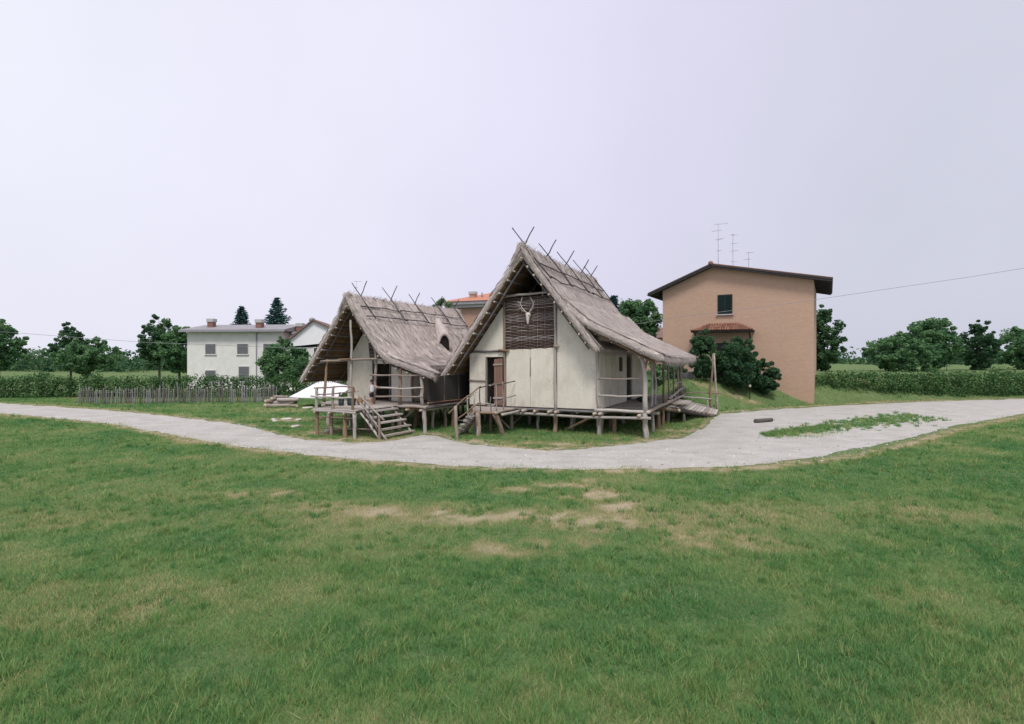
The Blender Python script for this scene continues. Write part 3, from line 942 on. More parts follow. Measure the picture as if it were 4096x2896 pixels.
pole('newel_post', SB, (-3.75, -2.15, -.3), (-3.75, -2.15, 2.15), .05, .04, .05, 6, 'wood', 7)
pole('hand_rail', SB, (-4.05, -4.35, 1.26), (-3.12, -2.72, 2.55), .042, .034, .05, 8, 'wood')
pole('hand_rail', SB, (-3.68, -4.2, 0.95), (-3.2, -2.76, 1.68), .036, .032, .04, 7, 'wood')
pole('hand_rail', SB, (-4.3, -2.25, 1.7), (-3.7, -2.1, 2.2), .034, .03, .03, 5, 'wood')
path_pole('bent_branch', SB, [(-3.72, -4.1, .92), (-3.62, -3.75, .85), (-3.55, -3.4, .98), (-3.5, -3.0, 1.3)], .02, 'wood', 6, .016)

# ------------------------------------------------------------------ ramp at the gallery
RP = empty('plank_ramp', (2.345, 29.576, 0), R(-24.6), 'low plank ramp with two tall forked poles beside the gallery', 'ramp')
n0, n1 = V3(5.0, 5.9, 1.12), V3(7.02, 12.0, 0.16)
f0, f1 = V3(5.02, 10.2, 1.12), V3(6.95, 14.6, 0.24)
k = 0; t = 0.0
while t < 0.98:
    dt = rng.uniform(.075, .1)
    tm = min(1, t + dt / 2)
    a, b = n0.lerp(n1, tm), f0.lerp(f1, tm)
    board('ramp_plank', RP, a, b, .46 * dt / .088, .06, 'plank', jit=.008, seg=2)
    t += dt
pole('ramp_log', RP, n0 + V3(-.2, -.5, -.1), n1 + V3(.05, .1, -.1), .12, .10, .03, 8, 'wood')
pole('ramp_log', RP, f0 + V3(0, 0, -.1), f1 + V3(.05, .1, -.1), .11, .09, .03, 8, 'wood')
pole('ramp_log', RP, n0 + V3(.5, .7, -.3), n1 + V3(.1, .5, -.32), .12, .11, .02, 6, 'wicker_dark')
pole('kerb_pole', RP, f0 + V3(0, 0, .1), f1 + V3(-.1, 0, .12), .05, .045, .04, 6, 'wood')
for k in range(5):
    board('landing_plank', RP, (5.04, 6.6 + .62 * k, 1.22), (5.75, 7.2 + .62 * k, 1.2), .55, .05, 'plank', jit=.01, seg=2)
for (x, yb) in ((5.6, 8.0), (6.3, 10.4), (6.6, 13.6)):
    pole('stilt', RP, (x, yb, -.3), (x, yb, 1.0 - (x - 5) * .5), .09, .09, .02, 4, 'wood', 8)
path_pole('tall_pole', RP, [(6.72, 14.0, -.3), (6.70, 14.0, .7), (6.66, 14.0, 1.6), (6.78, 14.0, 2.6), (6.86, 14.0, 3.5), (6.86, 14.0, 4.3)], .10, 'wood', 9, .06)
path_pole('tall_pole', RP, [(7.10, 15.0, -.3), (7.06, 15.0, .8), (6.98, 15.0, 1.9), (6.92, 15.0, 3.0), (6.86, 15.0, 4.35)], .09, 'bark', 9, .055)
path_pole('pole_fork', RP, [(6.86, 14.0, 3.5), (6.75, 14.0, 3.9), (6.58, 14.0, 4.15), (6.45, 14.0, 4.25)], .045, 'wood', 7, .03)
pole('ramp_rail', RP, (4.95, 12.6, 1.52), (7.3, 15.0, 1.42), .045, .04, .05, 7, 'wood')
pole('ramp_rail', RP, (4.95, 11.6, 1.3), (6.8, 14.0, 1.05), .045, .04, .05, 7, 'wood')
pole('rail_post', RP, (6.55, 13.7, .1), (6.5, 13.7, 1.1), .06, .05, .02, 4, 'plank')

# ------------------------------------------------------------------ left hut
L = empty('thatched_hut', (-4.66, 29.4, 0), R(-27), 'smaller thatched stilt hut on the left with open front porch', 'hut')
LD = 1.42
LX, LZ = -5.25, 7.56
lR = [(LX, LZ), (-2.55, 4.15), (0.62, 3.22)]
lL = [(LX, LZ), (-9.05, 2.78)]
l0, l1 = -0.15, 11.3
roofL = roof_set(L, 'left', (LX, LZ), lR, lL, l0, l1, 30.0, 0.36, 1.45)
straw('straw', roofL['R'][0], roofL['R'][1], None, 10000, 31)
straw('straw', roofL['L'][0], roofL['L'][1], None, 4500, 32)
straw('straw', roofL['C'][0], roofL['C'][1], None, 3000, 33, thick=.3, bulge=.2)
dLR = Vector((-2.55 - LX, 4.15 - LZ)).normalized(); dLL = Vector((-9.05 - LX, 2.78 - LZ)).normalized()
nLR = Vector((-dLR.y, dLR.x)); nLR = nLR if nLR.y > 0 else -nLR
nLL = Vector((-dLL.y, dLL.x)); nLL = nLL if nLL.y > 0 else -nLL
lenLL = Vector((-9.05 - LX, 2.78 - LZ)).length
O2 = Vector((LX, LZ))
for t in (.06, .15, .24, .33, .42, .51, .60, .69, .78, .87, .95):
    q = O2 + dLL * (lenLL * (t + rng.uniform(-.012, .012))) - nLL * 0.40
    pole('purlin', L, (q.x, l0 - rng.uniform(.06, .2), q.y), (q.x, l1 - .1, q.y), .055, .045, .03, 8, 'rodgrey', 7)
for t in (.25, .6, 1.1, 1.6, 2.1, 2.6, 3.1, 3.6, 4.1):
    q = O2 + dLR * t - nLR * 0.40
    pole('purlin', L, (q.x, l0 - rng.uniform(.04, .12), q.y), (q.x, l1 - .1, q.y), .05, .045, .03, 8, 'rodgrey', 7)
for yb in (0.1, 2.6, 5.2, 8.0, 10.8):
    q = O2 - nLL * .52; q2 = O2 + dLL * (lenLL * .97) - nLL * .5
    pole('rafter', L, (q.x, yb, q.y), (q2.x, yb, q2.y), .055, .045, .06, 8, 'rodgrey')
    q = O2 - nLR * .52; q2 = O2 + dLR * 4.6 - nLR * .5
    pole('rafter', L, (q.x, yb, q.y), (q2.x, yb, q2.y), .055, .045, .05, 8, 'rodgrey')
    xe = 0.55 if yb < 1 else -0.95
    pole('porch_rafter', L, (-2.4, yb, 3.62), (xe, yb - .05, 3.62 - (xe + 2.4) * .264), .05, .045, .03, 6, 'rodgrey')
pole('ridge_beam', L, (LX, l0 - .1, LZ - .62), (LX, l1 - .2, LZ - .62), .08, .075, .03, 8, 'wood')
for x, z, ye in ((-1.75, 3.42, l1 - .2), (-1.0, 3.2, l1 - .2), (0.1, 2.95, 1.0)):
    pole('purlin', L, (x, l0 - .12, z), (x, ye, z), .045, .04, .03, 8, 'rodgrey')
for i, yb in enumerate((0.75, 3.5, 6.05, 8.7, 10.9)):
    top = rng.uniform(.85, 1.1); low = 1.72
    a, b = O2 + dLR * low + nLR * .16, O2 - dLR * top + nLR * .16
    pole('crossed_ridge_pole', L, (a.x, yb + .08, a.y), (b.x, yb - .1, b.y), .036, .024, .035, 8, 'darkrod', 7, None)
    a, b = O2 + dLL * .6 + nLL * .05, O2 - dLL * (top + .05) + nLL * .2
    pole('crossed_ridge_pole', L, (a.x, yb + .15, a.y), (b.x, yb + .05, b.y), .036, .026, .03, 8, 'darkrod', 7, None)
for (d, nn) in ((dLR, nLR),):
    for dist in (0.85, 1.62):
        prev = l0 + .25
        for ye in (3.9, 7.6, 11.1):
            q = O2 + d * (dist + rng.uniform(-.04, .04)) + nn * .17
            q2 = O2 + d * (dist + rng.uniform(-.06, .06)) + nn * .165
            pole('roof_rod', L, (q.x, prev, q.y), (q2.x, ye, q2.y - .03), .032, .028, .07, 8, 'darkrod', 7, None)
            prev = ye - .2
# smoke hole hood on the right slope
def hrot(x, y, z, px_=-3.2, py_=6.45, ang=R(-38)):
    c, s_ = math.cos(ang), math.sin(ang)
    return (px_ + (x - px_) * c - (y - py_) * s_, py_ + (x - px_) * s_ + (y - py_) * c, z)
hood_V, hood_F, hood_U = [], [], []
hn, hm = 14, 8
for j in range(hm + 1):
    t = j / hm
    wdt = 0.52 * (1 - t) ** 0.5 + 0.02; hgt = 1.12 * (1 - t) ** 0.6 + 0.01
    xb = -2.9 - 1.75 * t
    zb = LZ - (xb - LX) * (LZ - 4.15) / (-2.55 - LX)
    for i in range(hn + 1):
        a = math.pi * i / hn
        cx_, sz_ = math.cos(a), math.sin(a) ** 0.8
        jit = 0.03 * n3(i * .9, j * 1.1, 4.4)
        hood_V.append(hrot(xb + 0.10 * sz_ * (1 - t), 6.45 - cx_ * wdt * (1 + jit), zb - 0.12 + sz_ * hgt + jit))
        hood_U.append((i * .12, j * .15))
for j in range(hm):
    for i in range(hn):
        a = j * (hn + 1) + i
        hood_F.append((a, a + hn + 1, a + hn + 2, a + 1))
hm_ = make_mesh('smoke_hole_hood', hood_V, hood_F, [M['thatch'], M['near_black']], hood_U, smooth=True)
hood = link('smoke_hole_hood', hm_, L)
so = hood.modifiers.new('solid', 'SOLIDIFY'); so.thickness = .16; so.offset = 1.0; so.material_offset = 0
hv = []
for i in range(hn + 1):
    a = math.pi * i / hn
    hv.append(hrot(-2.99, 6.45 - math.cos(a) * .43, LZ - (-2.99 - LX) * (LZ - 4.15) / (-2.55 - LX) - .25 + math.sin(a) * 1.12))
link('smoke_hole', make_mesh('smoke_hole', hv, [tuple(range(hn + 1))], M['near_black']), L)  # flat dark sheet painting the shade inside the hood opening

# porch floor and front platform
y = -3.38
while y < 1.85:
    w = rng.uniform(.18, .24)
    xa, xb = (-4.62, -1.72) if y < -0.12 else (-7.35, 0.05)
    board('deck_plank', L, (xa + rng.uniform(-.05, .03), y + w / 2, LD - .03 + rng.uniform(-.008, .008)), (xb + rng.uniform(-.03, .03), y + w / 2, LD - .03), w - .016, .055, 'plank', jit=.005, seg=2)
    y += w
box('floor', L, (-7.3, 1.9, LD - .09), (0.0, 11.0, LD - .01), 'wood')
pole('edge_log', L, (-4.68, -3.40, LD - .13), (-1.7, -3.42, LD - .13), .065, .06, .02, 6, 'wood')
pole('edge_log', L, (-1.7, -0.16, LD - .06), (0.18, -0.18, LD - .04), .085, .075, .03, 6, 'bark')
pole('edge_log', L, (-4.6, -0.16, LD - .1), (-7.4, -0.14, LD - .1), .07, .07, .02, 6, 'wood')
pole('edge_log', L, (0.1, -0.2, LD - .08), (0.1, 10.9, LD - .02), .08, .07, .04, 8, 'rodgrey')
pole('edge_log', L, (0.12, 0.1, LD + .16), (0.1, 6.0, LD + .18), .04, .04, .03, 6, 'doorwood')
pole('lower_beam', L, (-4.55, -3.3, LD - .42), (-1.8, -3.3, LD - .42), .035, .03, .03, 6, 'wood')
pole('lower_beam', L, (-4.4, -3.0, .36), (-0.9, -2.6, .42), .035, .03, .03, 6, 'wood')
for x in (-4.4, -3.4, -2.4):
    pole('joist', L, (x, -3.5, LD - .2), (x, 1.8, LD - .2), .06, .06, .02, 6, 'wood')
for x in (-7.1, -5.6, -1.85, -0.95, -0.05):
    pole('joist', L, (x, -0.38, LD - .2), (x, 10.9, LD - .2), .07, .065, .02, 6, 'bark' if x > -2 else 'wood')
ls = [(-4.46, -3.24, 'bark'), (-3.72, -3.0, 'bark'), (-2.62, -3.2, 'bark'), (-1.8, -3.38), (-1.75, -.45), (-4.3, -1.0), (-3.2, -.9), (-2.4, -1.6), (0.0, -0.05), (-1.85, 0.1), (-1.85, 1.6, 'bark'), (-0.5, 1.5), (-0.4, 2.5),
      (-3.5, 0.2), (-5.3, 0.1), (-7.1, 0.1), (-4.9, -1.8)]
for yb in (2.9, 4.6, 6.6, 8.6, 10.6):
    for x in (-7.1, -5.4, -3.6, -1.8, 0.0):
        ls.append((x + rng.uniform(-.15, .15), yb + rng.uniform(-.2, .2)))
for s_ in ls:
    r_ = rng.uniform(.075, .105)
    big = s_[:2] in ((0.0, -0.05), (-1.85, 0.1))
    pole('stilt', L, (s_[0] + rng.uniform(-.08, .1), s_[1], -.3), (s_[0], s_[1], LD - .16), r_ * (1.4 if big else 1.1), r_ * (1.25 if big else 1), .04, 6, s_[2] if len(s_) > 2 else 'wood', 9)
pole('brace', L, (-1.75, 0.35, .55), (-0.9, 0.3, LD - .2), .05, .05, .02, 4, 'bark')
# porch posts, tie beam, rails
pole('porch_post', L, (-7.2, -0.1, LD), (-7.15, 0.1, 3.92), .085, .06, .06, 8, 'bark')
pole('porch_post', L, (-5.2, -0.05, LD), (-5.28, 0.05, 6.2), .085, .065, .05, 9, 'wood')
pole('porch_post', L, (-3.42, -0.1, LD), (-3.48, 0.05, 5.5), .085, .065, .09, 9, 'wood')
path_pole('porch_post', L, [(-1.58, -0.08, LD), (-1.62, -.08, 2.1), (-1.58, -.06, 2.7), (-1.6, -.05, 3.05), (-1.52, -.03, 3.6), (-1.5, 0, 3.85)], .10, 'wood', 9, .06)
path_pole('post_fork', L, [(-1.6, -.06, 2.75), (-1.74, -.05, 3.2), (-1.9, -.03, 3.6), (-1.98, 0, 3.9)], .06, 'wood', 8, .04)
path_pole('porch_post', L, [(-0.08, -.08, LD - .1), (-0.16, -.08, 2.0), (-0.10, -.08, 2.4), (-0.2, -.06, 2.9), (-0.2, -.04, 3.3)], .10, 'wood', 9, .07)
pole('tie_beam', L, (-7.5, -0.1, 3.80), (-2.2, -0.1, 3.92), .07, .06, .05, 9, 'wood')
pole('tie_beam', L, (-8.5, 0.0, 3.55), (-6.6, -0.06, 3.86), .045, .04, .03, 6, 'rodgrey')
board('tie_block', L, (-5.9, -.2, 3.93), (-5.1, -.2, 3.95), .16, .07, 'bark')
board('tie_block', L, (-3.8, -.2, 3.96), (-3.1, -.2, 3.98), .16, .07, 'bark')
pole('porch_rail', L, (-3.62, -.16, 3.06), (-0.05, -.16, 3.1), .05, .035, .05, 9, 'wood')
pole('porch_rail', L, (-3.3, -.18, 2.36), (-0.02, -.16, 2.42), .05, .04, .05, 9, 'plank')
pole('porch_rail', L, (-3.45, -.16, 1.86), (-0.02, -.16, 1.96), .05, .04, .05, 9, 'wood')
path_pole('bent_branch', L, [(-3.45, -.16, 1.95), (-3.35, -.2, 2.1), (-3.2, -.22, 2.3), (-3.05, -.2, 2.4)], .03, 'wood', 6, .02)
# platform rail
for (x, zt) in ((-4.46, 2.48), (-3.3, 2.56), (-1.98, 2.6)):
    pole('rail_post', L, (x, -3.3, LD - .25), (x + .02, -3.3, zt), .075, .07, .02, 5, 'wood')
pole('platform_rail', L, (-4.58, -3.33, 2.44), (-1.85, -3.33, 2.56), .04, .035, .04, 8, 'wood')
pole('platform_rail', L, (-4.75, -3.38, 2.03), (-1.95, -3.36, 2.04), .05, .042, .06, 8, 'plank')
pole('platform_rail', L, (-4.5, -3.3, 2.1), (-4.5, -0.2, 2.1), .04, .04, .03, 6, 'wood')
pole('rail_post', L, (-4.5, -1.6, LD), (-4.5, -1.6, 2.15), .05, .05, .02, 4, 'wood')
# front wall, door, gable
WL = LD + .01
b_ = 1.9
panel('plaster_panel', L, [(-7.3, WL), (-5.22, WL), (-5.22, 3.86), (-7.3, 3.86)], b_, .18)
panel('plaster_panel', L, [(-7.2, 3.92), (-5.5, 3.92), (-5.72, 5.9), (-5.85, 5.75)], b_, .18)
panel('plaster_panel', L, [(-3.85, WL), (-2.25, WL), (-2.25, 3.62), (-3.85, 3.86)], b_, .18)
panel('plaster_panel', L, [(-5.21, 3.66), (-3.86, 3.66), (-3.86, 3.85), (-5.21, 3.85)], b_, .18, bev=0)
wl_ = panel('wattle_panel', L, [(-5.48, 3.93), (-3.0, 3.93), (-4.95, 6.5), (-5.68, 6.0)], b_ + .06, .06, mat='wicker_dark', bev=0)  # backing slab coloured dark for the shade between the rods
rv, rf, ru = [], [], []
for k in range(30):
    z = 3.96 + k * .085
    xa = -5.5 - (z - 3.93) * .09; xb = -3.05 - (z - 3.93) * .76
    if xb - xa < .15: break
    pts = [(xa + (xb - xa) * i / 12, b_ + .03 + .02 * math.sin(i * 1.6 + k * math.pi), z + rng.uniform(-.01, .01)) for i in range(13)]
    V, F, U, nc = tube_data(pts, .03, 5, .1)
    o_ = len(rv); rv += V; ru += U; rf += [tuple(q + o_ for q in f) for f in F]
    path_pole('rod', wl_, pts, .03, 'wicker', 5)
pole('wall_post', L, (-5.2, b_ - .06, WL), (-5.2, b_ - .05, 3.9), .05, .045, .02, 6, 'rodgrey')
pole('wall_post', L, (-3.88, b_ - .06, WL), (-3.88, b_ - .05, 3.9), .05, .045, .03, 6, 'rodgrey')
pole('wall_post', L, (-2.2, b_ - .05, WL), (-2.25, b_ - .04, 3.6), .07, .06, .04, 6, 'wood')
panel('side_wall', L, [(2.1, WL), (10.8, WL), (10.8, 3.7), (2.1, 3.7)], -7.3, .16, axis='x')
panel('side_wall', L, [(2.1, WL), (10.8, WL), (10.8, 3.6), (2.1, 3.6)], -2.4, .16, axis='x')
panel('back_wall', L, [(-7.3, WL), (-2.3, WL), (-2.3, 3.8), (-5.2, 6.9), (-7.3, 4.4)], 10.8, .16)
# woven side screen of the porch
sw = panel('woven_screen', L, [(0.25, LD + .05), (6.2, LD + .05), (6.2, 2.98), (0.25, 3.02)], 0.02, .05, mat='wicker_dark', axis='x', bev=0)
rv, rf, ru = [], [], []
for k in range(30):
    z = LD + .08 + k * .051
    pts = [(.085 + .02 * math.sin(i * 1.9 + k * math.pi), .22 + 6.0 * i / 24, z + rng.uniform(-.008, .008)) for i in range(25)]
    V, F, U, nc = tube_data(pts, .022, 5, .1)
    o_ = len(rv); rv += V; ru += U; rf += [tuple(q + o_ for q in f) for f in F]
wr = link('woven_rods', make_mesh('woven_rods', rv, rf, M['wicker_dark'], ru, smooth=True), sw)
wr['kind'] = 'stuff'
for yb in (1.7, 3.2, 4.7, 6.2):
    pole('screen_post', L, (0.1, yb, LD), (0.08, yb, 3.05), .05, .045, .03, 5, 'rodgrey')

# ------------------------------------------------------------------ stair of the left hut
SL = empty('wooden_stair', (-4.66, 29.4, 0), R(-27), 'broad plank stair with pole handrail climbing to the smaller hut platform', 'stair')
sx0, sx1 = -1.72, -0.34
for yb in (-2.95, -0.62):
    for dx in ((-.17, .17) if yb < -2 else (0.0,)):
        pole('stringer', SL, (sx0 + dx - .05, yb, LD - .05), (sx1 + dx + .08, yb - (.05 if dx < 0 else 0), -.04), .065, .06, .03, 7, 'plank')
for k, t in enumerate((.10, .30, .49, .70, .90)):
    x = sx0 + (sx1 - sx0) * t + .06; z = LD * (1 - t) + .01
    board('tread', SL, (x, -2.88 + rng.uniform(-.05, .05), z), (x + rng.uniform(-.02, .02), -0.5 + rng.uniform(-.06, .1), z), .27, .075, 'plank', jit=.006, seg=3)
for k, t in enumerate((0.16, .36, .55, .74)):
    x = sx0 + (sx1 - sx0) * t + .08; z = LD * (1 - t)
    pole('baluster', SL, (x, -3.06, z - .12), (x + .01, -3.06, z + .93), .032, .026, .02, 5, 'rodgrey')
pole('newel_post', SL, (-0.42, -3.1, -.25), (-0.46, -3.1, 1.12), .062, .055, .03, 6, 'wood')
pole('hand_rail', SL, (-2.12, -3.2, 2.58), (-0.14, -3.12, .98), .045, .04, .03, 9, 'plank')
pole('hand_rail', SL, (-1.7, -3.1, 1.75), (-0.4, -3.08, .42), .042, .04, .05, 7, 'wood')

# ------------------------------------------------------------------ deer skull on the woven panel
M['bone'] = mat_flat('bleached_bone', (0.62, 0.57, 0.52), 0.7, 12, 0.18)
DS = empty('deer_skull', (2.345, 29.576, 0), R(-24.6), 'bleached deer skull with antlers hung on the woven gable panel', 'skull')
rings = [(6.50, .10, .07, -.10), (6.42, .15, .10, -.13), (6.30, .15, .11, -.15), (6.20, .11, .09, -.16), (6.08, .085, .075, -.17), (5.96, .065, .06, -.17), (5.86, .05, .045, -.16), (5.83, .02, .02, -.15)]
V, F = [], []
for (z, rx_, ry_, y0) in rings:
    for k in range(12):
        a = 2 * math.pi * k / 12
        V.append((-1.55 + math.cos(a) * rx_, y0 + math.sin(a) * ry_, z))
for i in range(len(rings) - 1):
    for k in range(12):
        F.append((i * 12 + k, i * 12 + (k + 1) % 12, (i + 1) * 12 + (k + 1) % 12, (i + 1) * 12 + k))
F.append(tuple(range(11, -1, -1))); F.append(tuple((len(rings) - 1) * 12 + k for k in range(12)))
link('skull', make_mesh('skull', V, F, M['bone'], smooth=True), DS)
for sx in (-1, 1):
    V, F = [], []
    for k in range(10):
        a = 2 * math.pi * k / 10
        V.append((-1.55 + sx * .10 + .04 * math.cos(a), -.245 - .0 * k, 6.31 + .035 * math.sin(a)))
    link('eye_socket', make_mesh('eye_socket', V, [tuple(range(10))], M['near_black']), DS)  # flat dark disc, painted shade of the eye hollow
    base = V3(-1.55 + sx * .08, -.12, 6.46)
    main = [base, V3(-1.55 + sx * .16, -.16, 6.56), V3(-1.55 + sx * .30, -.22, 6.72), V3(-1.55 + sx * .40, -.26, 6.92), V3(-1.55 + sx * .36, -.30, 7.10), V3(-1.55 + sx * .26, -.32, 7.28)]
    if sx > 0: main = [p + V3(-.04, 0, 0) for p in main]
    an = path_pole('antler', DS, main, .032, 'bone', 8, .012)
    path_pole('tine', an, [main[1], main[1] + V3(sx * .12, -.08, .02), main[1] + V3(sx * .2, -.12, .1)], .02, 'bone', 6, .008)
    path_pole('tine', an, [main[2], main[2] + V3(sx * .12, -.06, .03), main[2] + V3(sx * .17, -.1, .12)], .018, 'bone', 6, .008)
    path_pole('tine', an, [main[3], main[3] + V3(sx * .08, -.06, .1), main[3] + V3(sx * .08, -.08, .2)], .018, 'bone', 6, .008)

# ------------------------------------------------------------------ small things on the decks
def lathe(name, parent, prof, n, mat, loc=(0, 0, 0)):
    V, F = [], []
    for (r_, z) in prof:
        for k in range(n):
            a = 2 * math.pi * k / n
            V.append((loc[0] + r_ * math.cos(a), loc[1] + r_ * math.sin(a), loc[2] + z))
    for i in range(len(prof) - 1):
        for k in range(n):
            F.append((i * n + k, i * n + (k + 1) % n, (i + 1) * n + (k + 1) % n, (i + 1) * n + k))
    F.append(tuple(range(n - 1, -1, -1)))
    return link(name, make_mesh(name, V, F, M[mat], [(v[0] + v[1], v[2]) for v in V], smooth=True), parent)
def lw(h, x, y, z=0.0):
    """a point of a hut's own frame in the world"""
    c, s_ = math.cos(h.rotation_euler.z), math.sin(h.rotation_euler.z)
    return Vector((h.location.x + x * c - y * s_, h.location.y + x * s_ + y * c, z))
M['darktub'] = mat_flat('dark_teal_tub', (0.03, 0.05, 0.055), 0.6, 5, 0.2)
M['clay'] = mat_flat('brown_clay', (0.30, 0.19, 0.11), 0.85, 8, 0.2)
for (x, y_, sc, mt, lab) in ((-4.25, -1.75, 1.0, 'darktub', 'narrow dark tub standing behind the platform railing'), (-3.95, -1.3, 1.55, 'darktub', 'wide dark basin on the platform boards'), (-3.75, -0.85, 1.1, 'clay', 'brown clay pot at the right of the dark basin')):
    p = lw(L, x, y_, LD)
    t_ = empty('tub' if mt == 'darktub' else 'clay_pot', p, 0, lab, 'tub' if mt == 'darktub' else 'pot')
    if mt == 'darktub':
        w_ = .16 * sc
        body = lathe('body', t_, [(w_ * .8, .0), (w_ * .9, .12), (w_, .34), (w_ * .93, .34), (w_ * .82, .1), (.02, .06)], 14, mt)
        lathe('rim', t_, [(w_ * 1.03, .31), (w_ * 1.08, .34), (w_ * 1.0, .37), (w_ * .95, .35)], 14, mt)
    else:
        body = lathe('body', t_, [(.09, 0), (.15, .1), (.17, .22), (.12, .36), (.13, .42), (.11, .42), (.10, .34), (.02, .1)], 14, mt)
        path_pole('handle', t_, [(.15, 0, .2), (.22, 0, .27), (.21, 0, .35), (.12, 0, .39)], .018, mt, 6)
p = lw(B, -3.62, 0.55, ZD - .02)
stool = empty('stool', p, R(20), 'small light wooden stool standing inside the dark doorway', 'stool')
board('seat', stool, (-.26, 0, .86), (.26, 0, .86), .32, .06, 'cutend')
for sx in (-1, 1):
    for sy in (-1, 1):
        pole('leg', stool, (sx * .24, sy * .14, 0), (sx * .19, sy * .11, .84), .026, .024, .005, 3, 'cutend', 7)
# dark bundle on the gallery boards
p = lw(B, 3.35, 6.6, ZD)
V, F = [], []
for i in range(9):
    ph = math.pi * i / 8
    for k in range(14):
        a = 2 * math.pi * k / 14
        q = 1 + .22 * n3(math.cos(a) * 1.7, math.sin(a) * 1.7, ph * 1.5)
        V.append((.42 * math.sin(ph) * math.cos(a) * q, .3 * math.sin(ph) * math.sin(a) * q, .16 + .17 * math.cos(ph) * q))
for i in range(8):
    for k in range(14):
        F.append((i * 14 + k, i * 14 + (k + 1) % 14, (i + 1) * 14 + (k + 1) % 14, (i + 1) * 14 + k))
bun = empty('sack', p, R(10), 'dark sack lying on the gallery boards by the wall', 'sack')
link('body', make_mesh('body', V, F, M['darktub'], smooth=True), bun)
path_pole('tie_cord', bun, [(-.42, 0, .18), (-.5, .02, .22), (-.56, -.03, .17), (-.6, .02, .05)], .02, 'wood', 6)

# ------------------------------------------------------------------ person
M['skin'] = mat_flat('skin', (0.50, 0.30, 0.22), 0.6, 8, 0.06)
M['shirt'] = mat_flat('light_grey_cloth', (0.62, 0.64, 0.67), 0.9, 10, 0.08)
M['shorts'] = mat_flat('navy_cloth', (0.018, 0.024, 0.045), 0.9, 10, 0.15)
M['cap'] = mat_flat('dark_cap_cloth', (0.015, 0.018, 0.022), 0.85, 10, 0.15)
M['hair'] = mat_flat('dark_hair', (0.02, 0.015, 0.012), 0.7, 30, 0.3)
def skin_mesh(name, joints, edges, mat, parent, sub=2, root=0):
    """joints: list of (x,y,z,r[,r2])"""
    me = bpy.data.meshes.new(name)
    me.from_pydata([j[:3] for j in joints], edges, [])
    o = link(name, me, parent)
    md = o.modifiers.new('skin', 'SKIN'); md.use_smooth_shade = True
    for i, j in enumerate(joints):
        sv = me.skin_vertices[0].data[i]
        sv.radius = (j[3], j[4] if len(j) > 4 else j[3])
        sv.use_root = (i == root)
    sb = o.modifiers.new('sub', 'SUBSURF'); sb.levels = sub; sb.render_levels = sub
    me.materials.append(M[mat])
    return o
pp = lw(L, -3.24, -0.52, LD)
boy = empty('person', pp, R(-27), 'person in dark cap, grey sleeveless shirt and navy shorts holding the porch rail', 'person')
boy.scale = (1.1, 1.1, 1.1)
# facing +x (right) and towards the camera; 1.27 m tall, right arm reaching for the rail
J = [(0, 0, .66, .085, .075), (0, 0, .78, .08, .07), (.005, 0, .92, .095, .07), (.005, 0, 1.0, .06, .05), (.01, 0, 1.06, .035), (.02, -.005, 1.10, .035),      # 0-5 pelvis..neck
     (.005, -.10, .965, .042), (-.01, -.135, .80, .03), (.03, -.15, .63, .022), (.045, -.152, .585, .024, .014),                                                         # 6-9 far arm hanging
     (.03, .10, .965, .042), (.17, .18, .915, .030), (.33, .285, .868, .022), (.375, .305, .862, .024, .016),                                                       # 10-13 reaching arm
     (0, .055, .58, .07), (.01, .07, .34, .042), (-.005, .075, .30, .04), (-.02, .08, .06, .026), (.07, .085, .02, .025, .018),                                      # 14-18 leg
     (.02, -.055, .58, .07), (.06, -.07, .34, .042), (.05, -.075, .30, .04), (-.01, -.08, .06, .026), (.08, -.085, .02, .025, .018)]                                # 19-23 leg
Ed = [(0, 1), (1, 2), (2, 3), (3, 4), (4, 5), (2, 6), (6, 7), (7, 8), (8, 9), (2, 10), (10, 11), (11, 12), (12, 13), (0, 14), (14, 15), (15, 16), (16, 17), (17, 18), (0, 19), (19, 20), (20, 21), (21, 22), (22, 23)]
def fingers(base, dirn, side, down):
    for k, ln in enumerate((.030, .034, .032, .026)):
        o_ = Vector(base) + Vector(side) * (.009 * (k - 1.5))
        i0 = len(J)
        J.append((*(o_ + Vector(dirn) * .018), .0055)); J.append((*(o_ + Vector(dirn) * (.018 + ln * .6)), .005)); J.append((*(o_ + Vector(dirn) * (.018 + ln * .75) + Vector(down) * ln * .6), .0045))
        Ed.extend([(BASE, i0), (i0, i0 + 1), (i0 + 1, i0 + 2)])
    i0 = len(J)
    t0 = Vector(base) + Vector(side) * .018
    J.append((*(t0 + Vector(dirn) * .0), .006)); J.append((*(t0 + Vector(side) * .012 + Vector(dirn) * .022 + Vector(down) * .012), .005))
    Ed.extend([(BASE, i0), (i0, i0 + 1)])
BASE = 13; fingers((.375, .305, .862), (1, .15, 0), (0, 1, 0), (0, 0, -1))
BASE = 9; fingers((.045, -.152, .585), (.15, 0, -1), (0, 1, 0), (-.6, 0, -.3))
skin_mesh('body', J, Ed, 'skin', boy, 2)
